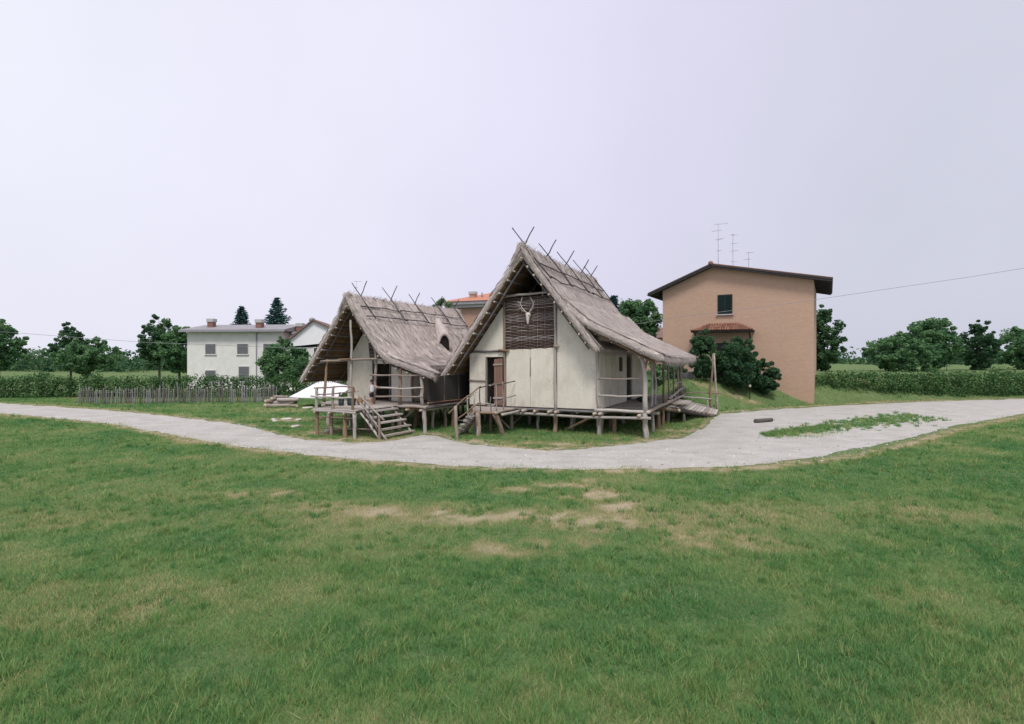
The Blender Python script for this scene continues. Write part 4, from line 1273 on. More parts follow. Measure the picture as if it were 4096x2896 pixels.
# head with face
hv, hf = [], []
for i in range(15):
    ph = math.pi * i / 14
    for k in range(20):
        a = 2 * math.pi * k / 20
        x, y_, z = math.sin(ph) * math.cos(a), math.sin(ph) * math.sin(a), math.cos(ph)
        f = 1.0 - .18 * max(0, -z) * (1 - .3 * max(0, x))
        X, Y, Z = .082 * x * f, .068 * y_ * f, .095 * z
        if x > .8 and abs(y_) < .25 and -.35 < z < .1: X += .018 * (1 - abs(y_) / .25)
        hv.append((X, Y, Z))
for i in range(14):
    for k in range(20):
        hf.append((i * 20 + k, i * 20 + (k + 1) % 20, (i + 1) * 20 + (k + 1) % 20, (i + 1) * 20 + k))
head = link('head', make_mesh('head', hv, hf, M['skin'], smooth=True), boy)
head.location = (.03, -.005, 1.165); head.rotation_euler = (0, R(6), R(-35))
for sy in (-1, 1):
    link('eye', make_mesh('eye', [(.079 + .004 * math.cos(2 * math.pi * k / 8) * 0, sy * .026 + .009 * math.cos(2 * math.pi * k / 8), .008 + .005 * math.sin(2 * math.pi * k / 8)) for k in range(8)], [tuple(range(8))], M['hair']), head)
    path_pole('ear', head, [(-.005, sy * .066, .02), (-.012, sy * .074, .008), (-.008, sy * .07, -.018)], .009, 'skin', 6)
M['lips'] = mat_flat('lips', (0.36, 0.14, 0.12), 0.6, 8, 0.05)
path_pole('mouth', head, [(.068, -.018, -.045), (.074, 0, -.047), (.068, .018, -.045)], .0045, 'lips', 6)
cv, cf = [], []
for i in range(8):
    ph = (math.pi * .56) * i / 7
    for k in range(20):
        a = 2 * math.pi * k / 20
        cv.append((.090 * math.sin(ph) * math.cos(a), .077 * math.sin(ph) * math.sin(a), .02 + .088 * math.cos(ph)))
for i in range(7):
    for k in range(20):
        cf.append((i * 20 + k, i * 20 + (k + 1) % 20, (i + 1) * 20 + (k + 1) % 20, (i + 1) * 20 + k))
cap = link('cap', make_mesh('cap', cv, cf, M['cap'], smooth=True), head)
bv = []
for k in range(9):
    a = -1.1 + 2.2 * k / 8
    bv.append((.082 * math.cos(a), .07 * math.sin(a), .030)); bv.append((.075 + .075 * math.cos(a) ** .5 if abs(a) < 1.5 else .08, .078 * math.sin(a), .018))
brim = link('cap_brim', make_mesh('cap_brim', bv, [(2 * k, 2 * k + 1, 2 * k + 3, 2 * k + 2) for k in range(8)], M['cap'], smooth=True), head)
bm_ = brim.modifiers.new('solid', 'SOLIDIFY'); bm_.thickness = .006
skin_mesh('shirt', [(0, 0, .60, .15, .135), (0, 0, .72, .145, .13), (.002, 0, .84, .145, .125), (.005, 0, .94, .14, .115), (.005, 0, 1.0, .10, .085), (.008, 0, 1.03, .062, .056), (.015, .10, .975, .066), (.028, -.10, .975, .066)],
          [(0, 1), (1, 2), (2, 3), (3, 4), (4, 5), (3, 6), (3, 7)], 'shirt', boy, 2)
skin_mesh('shorts', [(0, 0, .66, .112, .095), (0, 0, .60, .112, .095), (0, .058, .52, .088), (.008, .068, .36, .072), (.02, -.058, .52, .088), (.05, -.07, .36, .072)], [(0, 1), (1, 2), (2, 3), (1, 4), (4, 5)], 'shorts', boy, 2)

# ------------------------------------------------------------------ white awning sheet behind the left platform
M['sheet'] = mat_flat('white_tarpaulin', (0.80, 0.80, 0.84), 0.75, 3, 0.04)
aw = empty('awning', (-15.7, 45.0, 0), 0, 'white fabric awning pitched on poles behind the smaller hut platform', 'awning')
cor = {'l': V3(-2.75, 0.3, .78), 'p': V3(0.0, 0.6, 2.28), 'r': V3(2.75, -.6, 1.72), 'f': V3(2.0, -2.2, .92), 'b': V3(0.4, 3.2, .9)}
V, F = [], []
def fan(c0, c1, c2, n=10):
    i0 = len(V); idx = {}
    for i in range(n + 1):
        for j in range(n + 1 - i):
            u, v = i / n, j / n
            p = c0 * (1 - u - v) + c1 * u + c2 * v
            s_ = (1 - u - v) * (u + v)
            p = p - V3(0, 0, .35 * s_ * .5 + .28 * u * v) + V3(0, 0, .02 * n3(p.x * 3, p.y * 3))
            idx[i, j] = len(V); V.append(p)
    for i in range(n):
        for j in range(n - i):
            F.append((idx[i, j], idx[i + 1, j], idx[i, j + 1]))
            if i + j < n - 1: F.append((idx[i + 1, j], idx[i + 1, j + 1], idx[i, j + 1]))
fan(cor['p'], cor['l'], cor['f']); fan(cor['p'], cor['f'], cor['r']); fan(cor['p'], cor['r'], cor['b']); fan(cor['p'], cor['b'], cor['l'])
sh = link('sheet', make_mesh('sheet', V, F, M['sheet'], smooth=True), aw)
sm = sh.modifiers.new('solid', 'SOLIDIFY'); sm.thickness = .012
pole('pole', aw, (0, .6, 0), (0, .6, 2.3), .04, .035, .01, 5, 'wood', 7)
pole('pole', aw, (2.8, -.6, 0), (2.75, -.6, 1.75), .035, .03, .01, 5, 'wood', 7)
for kx, (q, g) in enumerate(((cor['l'], V3(-4.2, .2, .02)), (cor['f'], V3(2.4, -3.4, .02)), (cor['b'], V3(.5, 4.6, .02)), (cor['r'], V3(4.2, -.8, .02)))):
    path_pole('guy_rope', aw, [q, q.lerp(g, .5) - V3(0, 0, .03), g], .012, 'wood', 5)
    pole('peg', aw, g + V3(0, 0, -.1), g + V3(0, 0, .3), .03, .025, .0, 2, 'wood', 6)

# ------------------------------------------------------------------ logs piled on the grass, stones, fence
M['logbark'] = mat_wood('log_bark', (0.32, 0.29, 0.26), (0.20, 0.14, 0.10), (0.09, 0.07, 0.06))
lg = [(-19.9, 44.9, .16, .9, 80, .16), (-19.4, 44.6, .14, .9, 15, .14), (-18.7, 44.5, .15, 1.5, 8, .15), (-17.6, 44.4, .13, 1.0, -38, .13), (-18.6, 44.8, .14, 1.6, 3, .38), (-18.2, 44.7, .15, 1.7, 6, .62),
      (-18.9, 44.9, .13, 1.1, -6, .84), (-19.9, 45.2, .15, .9, 60, .45), (-19.2, 45.1, .16, 1.2, 12, .42), (-19.3, 45.0, .15, 1.0, 70, .70), (-19.0, 45.4, .17, 1.3, -10, .17), (-18.4, 45.2, .14, 1.4, 14, .38)]
lnames = ['thick log end-on at the left edge of the woodpile', 'short log lying at the lower left of the woodpile', 'long pale log at the bottom middle of the woodpile', 'log leaning out at the right end of the woodpile', 'pale log in the second layer of the woodpile', 'long log on top right of the woodpile',
          'short log lying on the very top of the woodpile', 'stubby log leaning on the left of the woodpile', 'dark log in the middle of the woodpile', 'thick rounded log crowning the woodpile on the left', 'dark log at the back of the woodpile', 'grey log behind the top right log']
for (x, y_, r_, ln, ang, z), lab in zip(lg, lnames):
    d = V3(math.cos(R(ang)), math.sin(R(ang)), 0) * ln / 2
    c = V3(x, y_, z)
    o = pole('log', None, c - d, c + d, r_, r_ * .92, .015, 4, 'plank' if 'pale' in lab or 'long' in lab or 'leaning' in lab else 'logbark', 10)
    tag(o, lab, 'log', 'logs of the woodpile')
M['stone'] = mat_flat('pale_stone', (0.55, 0.53, 0.49), 0.9, 6, 0.18, bump=.4, bscale=12)
stl = [(-12.6, 32.0, .42, .2, .07, 'flat white stone slab lying nearest the gravel path on the left'), (-15.3, 35.4, .3, .2, .08, 'pale stone at the left end of the stones scattered on the grass'), (-14.6, 35.6, .36, .22, .09, 'middle pale stone of those scattered on the grass'), (-13.7, 35.3, .4, .2, .07, 'pale stone at the right end of the stones scattered on the grass'),
       (-14.9, 34.6, .22, .18, .07, 'small pale stone in front of the scattered stones'), (-9.9, 29.7, .2, .16, .12, 'rounded white stone beside the platform stilts'), (-16.2, 43.6, .5, .3, .1, 'flat pale stone in the grass right of the woodpile')]
for (x, y_, a, b, h, lab) in stl:
    V, F = [], []
    sd = rng.uniform(0, 50)
    for i in range(7):
        ph = math.pi * i / 6
        for k in range(12):
            an = 2 * math.pi * k / 12
            q = 1 + .35 * n3(math.cos(an) * 1.3 + sd, math.sin(an) * 1.3, ph)
            V.append((a * math.sin(ph) ** .6 * math.cos(an) * q, b * math.sin(ph) ** .6 * math.sin(an) * q, h * math.cos(ph) * q))
    for i in range(6):
        for k in range(12):
            F.append((i * 12 + k, i * 12 + (k + 1) % 12, (i + 1) * 12 + (k + 1) % 12, (i + 1) * 12 + k))
    o = link('stone', make_mesh('stone', V, F, M['stone'], smooth=True))
    o.location = (x, y_, float(gz(x, y_)) + h * .4); o.rotation_euler = (0, 0, rng.uniform(0, 3))
    tag(o, lab, 'stone', 'stones scattered on the grass')
M['paling'] = mat_wood('grey_paling', (0.27, 0.27, 0.28), (0.19, 0.17, 0.15), (0.08, 0.08, 0.08))
fe = empty('paling_fence', (-21.4, 50.0, 0), 0, 'rough grey paling fence of uneven stakes left of the woodpile', 'fence')
x = 0.0
while x > -16:
    h = rng.uniform(1.15, 1.55) + (.45 if rng.random() < .12 else 0)
    yy = -abs(x) * .16
    pole('paling', fe, (x, yy + rng.uniform(-.06, .06), -.2), (x + rng.uniform(-.05, .05), yy, h), rng.uniform(.05, .075), .03, .02, 4, 'paling', 6)
    x -= rng.uniform(.13, .2)
pole('fence_rail', fe, (0.05, .1, .5), (-16, -2.5, .5), .03, .03, .03, 8, 'paling', 6)
pole('fence_rail', fe, (0.05, .1, 1.0), (-16, -2.5, 1.0), .03, .03, .03, 8, 'paling', 6)
def garden_lamp(x, y_, h, lab):
    t_ = empty('garden_lamp', (x, y_, float(gz(x, y_))), 0, lab, 'lamp')
    pole('post', t_, (0, 0, -.1), (0, 0, h), .035, .03, 0, 2, 'near_black', 8)
    lathe('globe', t_, [(.03, h), (.10, h + .05), (.12, h + .13), (.09, h + .21), (.02, h + .25)], 12, 'lampglass')
M['lampglass'] = mat_flat('milky_lamp_cover', (0.72, 0.70, 0.55), 0.4, 3, 0.05)
garden_lamp(-18.7, 46.5, 1.25, 'low garden lamp with pale globe beside the white awning')
garden_lamp(19.8, 45.8, 1.0, 'low garden lamp with pale cover on the grassy bank')
o = pole('log', None, (14.95, 33.8, .12), (16.3, 34.5, .13), .13, .12, .02, 5, 'rodgrey', 9, 'rodgrey')
tag(o, 'dark log lying across the gravel path at the right', 'log')

# ------------------------------------------------------------------ houses
M['whitewall'] = mat_flat('off_white_render', (0.72, 0.71, 0.69), 0.9, 1.2, 0.07)
M['whitepanel'] = mat_flat('white_gable_panel', (0.84, 0.84, 0.87), 0.85, 1.0, 0.04)
M['greyroof'] = mat_flat('grey_roofing', (0.30, 0.29, 0.31), 0.9, 1.5, 0.15)
M['brownroof'] = mat_flat('brown_tile_roofing', (0.20, 0.13, 0.115), 0.9, 3, 0.25, bump=.6, bscale=6)
M['darktrim'] = mat_flat('dark_eaves_timber', (0.055, 0.05, 0.05), 0.8, 4, 0.2)
M['glass'] = mat_flat('dim_window_glass', (0.05, 0.06, 0.075), 0.15, 2, 0.2, spec=0.6)
M['shutter_grey'] = mat_flat('grey_roller_shutter', (0.16, 0.165, 0.18), 0.6, 2, 0.1)
M['shutter_green'] = mat_flat('dark_green_shutter', (0.018, 0.035, 0.035), 0.6, 4, 0.2)
M['pipe'] = mat_flat('grey_metal_pipe', (0.28, 0.29, 0.32), 0.5, 4, 0.1)
M['concrete'] = mat_flat('pale_concrete', (0.46, 0.46, 0.46), 0.9, 3, 0.1)
M['redbrick'] = mat_flat('chimney_brick', (0.24, 0.13, 0.11), 0.9, 8, 0.2)
def mat_tile(name, c):
    t = NT(name)
    n = t.noise(t.mapping('Object', (1, 1, 1)), 5, 5, 0.7)
    n2 = t.math('ADD', t.math('MULTIPLY', n, .8), t.math('MULTIPLY', t.orand(), .3))
    t.color(t.ramp(n2, [(0.35, tuple(x * .55 for x in c)), (0.55, c), (0.8, tuple(min(1, x * 1.35) for x in c))]))
    wv = t.n.new('ShaderNodeTexWave'); wv.inputs['Scale'].default_value = 1.6
    t.l.new(t.mapping('Object'), wv.inputs['Vector'])
    t.bump(wv.outputs['Fac'], 0.7, 0.06)
    return t.m
M['terracotta'] = mat_tile('terracotta_tile', (0.27, 0.135, 0.095))
M['orange_tile'] = mat_tile('orange_roof_tile', (0.55, 0.25, 0.17))
def mat_brick():
    t = NT('tan_brick')
    b = t.n.new('ShaderNodeTexBrick')
    b.inputs['Scale'].default_value = 1.0
    b.inputs['Brick Width'].default_value = 0.26; b.inputs['Row Height'].default_value = 0.075
    b.inputs['Mortar Size'].default_value = 0.008
    b.inputs['Color1'].default_value = (0.53, 0.345, 0.245, 1); b.inputs['Color2'].default_value = (0.46, 0.29, 0.205, 1)
    b.inputs['Mortar'].default_value = (0.48, 0.40, 0.33, 1)
    t.l.new(t.mapping('UV'), b.inputs['Vector'])
    n = t.noise(t.mapping('Object'), 0.5, 5)
    n2 = t.noise(t.mapping('Object', (.3, .3, 4)), 1.6, 4)
    c = t.mix(t.rng(n, .3, .7, 0, .3), b.outputs['Color'], (0.57, 0.385, 0.27))
    c = t.mix(t.rng(n2, .35, .7, 0, .3), c, (0.42, 0.28, 0.205))
    t.color(c)
    return t.m
M['brick'] = mat_brick()
M['salmon'] = mat_flat('salmon_render', (0.46, 0.29, 0.23), 0.9, 1.5, 0.08)

def prism(name, parent, poly, y0, y1, mat, axis='y', mi=None):
    """polygon in x,z extruded from y0 to y1, with uv in metres"""
    n = len(poly)
    V = [((a, y, z) if axis == 'y' else (y, a, z)) for y in (y0, y1) for (a, z) in poly]
    F = [tuple(range(n)), tuple(range(2 * n - 1, n - 1, -1))] + [((i + 1) % n, i, n + i, n + (i + 1) % n) for i in range(n)]
    bm = bmesh.new(); vs_ = [bm.verts.new(v) for v in V]
    for f in F: bm.faces.new([vs_[i] for i in f])
    bmesh.ops.recalc_face_normals(bm, faces=bm.faces)
    uvl = bm.loops.layers.uv.new('UVMap')
    for f in bm.faces:
        for l in f.loops:
            l[uvl].uv = (l.vert.co.x + l.vert.co.y, l.vert.co.z)
    me = bpy.data.meshes.new(name); bm.to_mesh(me); bm.free()
    me.materials.append(M[mat])
    return link(name, me, parent)
def window(parent, x0, x1, z0, z1, y, frame='whitewall', fill='glass', slats=0, sill=True):
    """frame standing proud of the wall face at y (facing -y), pane set back inside it"""
    w = empty('window', (0, 0, 0)); w.parent = parent
    t = .07
    for (a, b, c, d) in ((x0 - t, x1 + t, z1, z1 + t), (x0 - t, x1 + t, z0 - t, z0), (x0 - t, x0, z0, z1), (x1, x1 + t, z0, z1)):
        box('frame', w, (a, y - .06, c), (b, y + .02, d), frame)
    box('pane', w, (x0 - .002, y - .02, z0 - .002), (x1 + .002, y + .01, z1 + .002), fill)
    for k in range(slats):
        zz = z0 + (z1 - z0) * (k + .5) / slats
        box('slat', w, (x0, y - .045, zz - (z1 - z0) / slats * .36), (x1, y - .022, zz + (z1 - z0) / slats * .36), fill)
    if sill: box('sill', w, (x0 - .12, y - .14, z0 - t - .06), (x1 + .12, y + .0, z0 - t - .003), 'concrete')
    return w
def chimney(parent, x, y, z, w, h, mat='redbrick'):
    c = box('chimney', parent, (x - w / 2, y - w / 2, z - .5), (x + w / 2, y + w / 2, z + h * .55), mat)
    box('chimney_cap', c, (x - w * .62, y - w * .62, z + h * .55 + .004), (x + w * .62, y + w * .62, z + h), 'concrete', .03)

# white flat-roofed house at the far left
W = empty('white_house', (-30, 70, 0), R(-5), 'off-white house with low grey roof at the far left behind the hedge', 'house')
prism('wall', W, [(-12, -1), (0.9, -1), (0.9, 7.35), (-12, 7.35)], 0, 9, 'whitewall')
prism('wall', W, [(0.95, -1), (8, -1), (8, 7.0), (0.95, 7.0)], 1.6, 10, 'whitewall')
prism('roof', W, [(-.75, 7.4), (-.75, 7.62), (4.6, 8.55), (10, 7.62), (10, 7.4)], -12.6, 1.5, 'greyroof', 'x')
prism('roof', W, [(.9, 7.05), (.9, 7.25), (5.4, 8.1), (10.9, 7.25), (10.9, 7.05)], 1.55, 8.6, 'greyroof', 'x')
box('gutter', W, (-12.6, -.9, 7.32), (1.5, -.76, 7.46), 'pipe')
pole('downpipe', W, (-2.6, -.1, 0), (-2.6, -.1, 7.1), .06, .06, 0, 3, 'pipe', 8)
pole('downpipe', W, (-2.6, -.1, 7.1), (-2.1, -.8, 7.35), .06, .06, 0, 2, 'pipe', 8)
for (a, b, c, d) in ((-1.7, -.35, 4.5, 5.8), (-5.2, -3.75, 4.5, 5.8), (-5.0, -3.6, 1.0, 2.9), (-1.6, -.5, 1.0, 2.4), (-9.5, -8.1, 4.5, 5.8), (-9.5, -8.1, 1.0, 2.4)):
    window(W, a, b, c, d, 0, 'whitewall', 'shutter_grey', 5)
chimney(W, -2.75, 1.0, 8.0, .75, 1.0); chimney(W, 2.1, 2.2, 7.55, .75, 1.0)
chimney(W, -10, 2.0, 8.2, .75, 1.0)
wc = lathe('flue', W, [(.28, 7.6), (.28, 9.0), (.4, 9.02), (.4, 9.35), (.1, 9.5)], 10, 'pipe', (2.4, 5.0, 0))
# white gabled house
G = empty('gabled_house', (-26, 66, 0), R(8), 'white gabled house with brown roof behind the smaller hut', 'house')
prism('wall', G, [(-1.1, -1), (9, -1), (9, 5.3), (-1.1, 5.3)], .45, 9, 'whitewall')
prism('gable_panel', G, [(-1.2, 5.32), (5.3, 6.0), (5.3, 6.95), (2.05, 8.45), (-1.2, 5.72)], .2, 9, 'whitepanel')
prism('roof', G, [(-1.55, 5.45), (2.05, 8.5), (6.2, 6.45), (6.2, 6.62), (2.05, 8.72), (-1.6, 5.66)], -.15, 9.4, 'brownroof')
window(G, -.4, .62, 3.6, 5.2, .45, 'whitepanel', 'shutter_grey', 6)
window(G, 2.05, 3.1, 3.9, 5.25, .45, 'whitepanel', 'glass', 0)
window(G, 5.2, 6.4, 3.6, 5.2, .45, 'whitepanel', 'glass', 0)
# orange-roofed block between the huts
Oh = empty('orange_roofed_house', (-4, 75, 0), R(-20), 'salmon block with orange tiled hip roof behind and between the huts', 'house')
prism('wall', Oh, [(-5.0, -1), (9, -1), (9, 10.9), (-5.0, 10.9)], 0, 10, 'salmon')
prism('eave_band', Oh, [(-5.5, 10.92), (9.5, 10.92), (9.5, 11.3), (-5.5, 11.3)], -.6, 10.6, 'concrete')
hv = [(-5.9, -.9, 11.31), (9.9, -.9, 11.31), (9.9, 11, 11.31), (-5.9, 11, 11.31), (-5.9, -.9, 11.75), (9.9, -.9, 11.75), (9.9, 11, 11.75), (-5.9, 11, 11.75)]
link('fascia', make_mesh('fascia', hv, [(3, 2, 1, 0), (4, 5, 6, 7), (0, 1, 5, 4), (1, 2, 6, 5), (2, 3, 7, 6), (3, 0, 4, 7)], M['greyroof']), Oh)
hv = [(-6.0, -1, 11.76), (10, -1, 11.76), (10, 11.1, 11.76), (-6, 11.1, 11.76), (0.2, 5, 13.6), (4, 5, 13.6)]
link('roof', make_mesh('roof', hv, [(3, 2, 1, 0), (0, 1, 5, 4), (1, 2, 5), (2, 3, 4, 5), (3, 0, 4)], M['orange_tile']), Oh)
chimney(Oh, -2.1, 1.5, 12.4, .8, .9, 'salmon')
pole('flue', Oh, (-.6, 1.2, 12.2), (-.6, 1.2, 13.1), .12, .12, 0, 2, 'pipe', 8)
# tan brick house at the right
H = empty('brick_house', (14.8, 54, 1.4), R(-30), 'tan brick house with closed dark shutters and tiled door canopy at the right', 'house')
HZ = -1.4
gp = [(0, -2.2), (13.0, -2.2), (13.0, 10.75 + HZ), (4.6, 12.5 + HZ), (0, 10.6 + HZ)]
prism('wall', H, gp, 0, 11, 'brick')
for (xa, za, xb, zb) in ((-1.25, 10.22 + HZ, 4.6, 12.6 + HZ), (14.4, 10.6 + HZ, 4.6, 12.6 + HZ)):
    d = Vector((xb - xa, zb - za)).normalized(); nn = Vector((-d.y, d.x)); nn = nn if nn.y > 0 else -nn
    prism('roof_slope', H, [(xa, za), (xb, zb), (xb, zb + .14), (xa + nn.x * .14, za + nn.y * .14)], -.75, 11.7, 'darktrim')
    prism('tile_layer', H, [(xa + nn.x * .145, za + nn.y * .145), (xb, zb + .165), (xb, zb + .26), (xa + nn.x * .23, za + nn.y * .23)], -.45, 11.7, 'terracotta')
    prism('verge_board', H, [(xa, za - .16), (xb, zb - .16), (xb, zb - .004), (xa, za - .004)], -.70, -.60, 'darktrim')
    for k in range(9):
        yy = .2 + k * 1.35
        p0 = Vector((xa, za)); p1 = p0 + d * 1.6
        V, F, U = box_data((xa + d.x * .1, yy, za - .09), (xa + d.x * 1.45, yy, za + d.y * 1.45 - .09), .12, .14)
        link('rafter_end', make_mesh('rafter_end', V, F, M['darktrim'], U), H)
pole('gutter', H, (-1.32, -.7, 10.2 + HZ), (-1.32, 11.7, 10.2 + HZ), .08, .08, 0, 2, 'darktrim', 8)
lathe('ridge_tile', H, [(.22, 12.68 + HZ), (.22, 12.92 + HZ), (.12, 13.0 + HZ), (.02, 13.03 + HZ)], 10, 'terracotta', (4.6, -.6, 0))
# shuttered window
wd = empty('window', (0, 0, 0)); wd.parent = H
box('recess', wd, (5.12, -.03, 8.1 + HZ), (6.42, .02, 9.9 + HZ), 'darktrim')  # no hollow: dark slab paints the shade round the shutters
for (a, b) in ((5.14, 5.76), (5.78, 6.40)):
    sh_ = box('shutter', wd, (a, -.09, 8.14 + HZ), (b, -.035, 9.86 + HZ), 'shutter_green')
    for k in range(14):
        zz = 8.24 + HZ + k * .115
        V, F, U = box_data((a + .05, -.105, zz), (b - .05, -.105, zz), .02, .08, (0, -.5, 1))
        link('slat', make_mesh('slat', V, F, M['shutter_green'], U), wd)
box('sill', wd, (5.0, -.18, 7.98 + HZ), (6.54, 0, 8.07 + HZ), 'concrete')
# door canopy with rows of curved tiles
cn_ = prism('canopy', H, [(3.0, 6.36 + HZ), (8.3, 6.36 + HZ), (8.3, 6.5 + HZ), (3.0, 6.5 + HZ)], -1.5, -.004, 'darktrim')
hv = [(2.95, -1.55, 6.5 + HZ + .004), (8.35, -1.55, 6.5 + HZ + .004), (6.95, -.01, 7.2 + HZ), (4.4, -.01, 7.2 + HZ), (2.95, -.01, 6.5 + HZ + .004), (8.35, -.01, 6.5 + HZ + .004)]
link('canopy_roof', make_mesh('canopy_roof', hv, [(0, 1, 2, 3), (0, 3, 4), (1, 5, 2)], M['terracotta']), cn_)
def half_tile(p, q, r0, r1, up):
    p, q, up = Vector(p), Vector(q), Vector(up)
    a = (q - p).normalized(); s_ = a.cross(up).normalized(); u = s_.cross(a)
    V, F = [], []
    for c, r_ in ((p, r0), (q, r1)):
        for k in range(6):
            an = math.pi * k / 5
            V.append(c + s_ * (math.cos(an) * r_) + u * (math.sin(an) * r_ * .8))
    F = [(k, k + 1, k + 7, k + 6) for k in range(5)] + [tuple(range(6)), tuple(range(11, 5, -1))]
    return V, F
ncol = 24
for k in range(ncol):
    xe = 3.06 + (8.24 - 3.06) * k / (ncol - 1)
    # where this column meets the hip
    tmax = 1.0
    if xe < 4.4: tmax = max(.12, (xe - 2.95) / 1.45)
    if xe > 6.95: tmax = max(.12, (8.35 - xe) / 1.4)
    rows = 3 if tmax > .6 else (2 if tmax > .3 else 1)
    for rw in range(rows):
        t0, t1 = tmax * rw / rows, tmax * (rw + 1) / rows + .03
        P0 = (xe, -1.62 + 1.6 * t0, 6.52 + HZ + .69 * t0 + .02); P1 = (xe, -1.62 + 1.6 * min(1, t1), 6.52 + HZ + .69 * min(1, t1) + .0)
        V, F = half_tile(P0, P1, .105, .085, (0, -.4, 1))
        link('roof_tile', make_mesh('roof_tile', V, F, M['terracotta']), cn_)
for x in (3.3, 8.0):
    V, F, U = box_data((x, -.05, 5.4 + HZ), (x, -1.3, 6.34 + HZ), .12, .12)
    link('bracket', make_mesh('bracket', V, F, M['darktrim'], U), cn_)
box('door_recess_shade', H, (5.0, -.03, 2.6 + HZ), (6.2, .02, 5.4 + HZ), 'darktrim')  # flat dark slab on the wall, painted shade of a door opening
# small brown roof behind, antennas
Sh = empty('far_house', (21.5, 76, 1), R(-10), 'brown roof of a far house between tree and brick house', 'house')
prism('wall', Sh, [(-4, 0), (3, 0), (3, 5.8), (-4, 5.8)], 0, 6, 'salmon')
prism('roof', Sh, [(-.5, 5.82), (3, 7.4), (6.5, 5.82)], -4.6, 3.6, 'brownroof', 'x')
def antenna(x, y_, z0, h, bars, lab):
    t_ = empty('tv_antenna', (x, y_, z0), R(-30), lab, 'antenna')
    pole('mast', t_, (0, 0, -.5), (0, 0, h), .022, .018, 0, 3, 'pipe', 6)
    for (zz, ang, ln, ne) in bars:
        c_, s_ = math.cos(R(ang)), math.sin(R(ang))
        bm_o = pole('boom', t_, (-.3 * ln * c_, -.3 * ln * s_, zz), (.7 * ln * c_, .7 * ln * s_, zz), .012, .012, 0, 2, 'pipe', 5)
        for k in range(ne):
            q = -.3 * ln + ln * k / max(1, ne - 1)
            pole('element', bm_o, (q * c_ + .28 * s_, q * s_ - .28 * c_, zz + .01), (q * c_ - .28 * s_, q * s_ + .28 * c_, zz + .01), .007, .007, 0, 1, 'pipe', 5)
def hw(x, y_): 
    c, s_ = math.cos(R(-30)), math.sin(R(-30))
    return 14.8 + x * c - y_ * s_, 54 + x * s_ + y_ * c
x, y_ = hw(5.1, .4); antenna(x, y_, 12.7, 3.95, ((3.9, 10, 1.2, 6), (3.3, 170, .8, 4), (2.45, -30, .8, 5), (1.4, 40, .4, 3)), 'tallest television antenna on the brick house ridge')
x, y_ = hw(6.4, .4); antenna(x, y_, 12.35, 3.2, ((3.1, 70, .5, 3), (2.3, 10, .6, 4), (1.6, 0, .6, 4), (.6, 20, .5, 3)), 'middle television antenna on the brick house roof')
x, y_ = hw(7.65, 1.2); antenna(x, y_, 12.0, 1.9, ((1.8, 20, .6, 4), (1.2, 160, .5, 3)), 'smallest television antenna on the brick house roof, furthest right')
x, y_ = -20.4, 72; antenna(x, y_, 8.6, 5.5, ((5.4, 20, 1.0, 5), (4.6, 160, .7, 4)), 'thin television antenna behind the smaller hut roof')
cpts = [(-50, 52, 6.6), (-35, 52, 5.5), (-20, 51.5, 4.9), (-5, 51, 5.3), (8, 50.5, 6.55), (14, 46.5, 7.45), (22, 44.5, 8.35), (35, 42, 10.2), (50, 40, 12.6)]
o = path_pole('overhead_cable', None, [Vector(p) for p in cpts], .016, 'pipe', 5, wob=0)
tag(o, 'thin overhead cable strung past the brick house', 'cable')
# pale garden wall with white pillars in front of the brick house
gw = empty('garden_wall', (12.5, 49.0, 1.9), R(-4), 'low pale wall with white pillars and dark gate below the brick house', 'wall')
for (a, b, h) in ((.0, 3.6, .9), (5.2, 6.3, .9), (7.6, 9.4, .85)):
    box('wall_segment', gw, (a, 0, -.4), (b, .2, h), 'concrete', .02)
for x in (1.2, 3.75, 5.0, 6.5, 7.4):
    V, F, U = box_data((x, .1, -.4), (x, .1, 1.35 + rng.uniform(-.1, .2)), .3, .3, (0, 1, 0))
    link('pillar', make_mesh('pillar', V, F, M['whitewall'], U), gw)
for k in range(8):
    box('gate_bar', gw, (3.95 + k * .115, .06, -.2), (4.0 + k * .115, .12, 1.1), 'darktrim')

# ------------------------------------------------------------------ vegetation
GREENS = [(0.0, (0.05, 0.135, 0.075)), (0.45, (0.125, 0.255, 0.115)), (0.75, (0.185, 0.325, 0.14)), (1.0, (0.25, 0.38, 0.17))]
M['leaf'] = mat_tone('broad_leaves', GREENS, 0.42)
M['leaf_dark'] = mat_tone('dark_leaves', [(0.0, (0.026, 0.075, 0.042)), (0.5, (0.068, 0.150, 0.072)), (1.0, (0.15, 0.25, 0.105))], 0.4)
M['needle'] = mat_tone('blue_green_needles', [(0.0, (0.012, 0.044, 0.048)), (0.5, (0.028, 0.092, 0.085)), (1.0, (0.07, 0.16, 0.125))], 0.1)
M['hedge'] = mat_tone('hedge_leaves', [(0.0, (0.024, 0.075, 0.03)), (0.5, (0.07, 0.16, 0.055)), (1.0, (0.17, 0.28, 0.10))], 0.25)
M['trunk'] = mat_wood('tree_bark', (0.16, 0.14, 0.12), (0.12, 0.09, 0.065), (0.05, 0.04, 0.035))

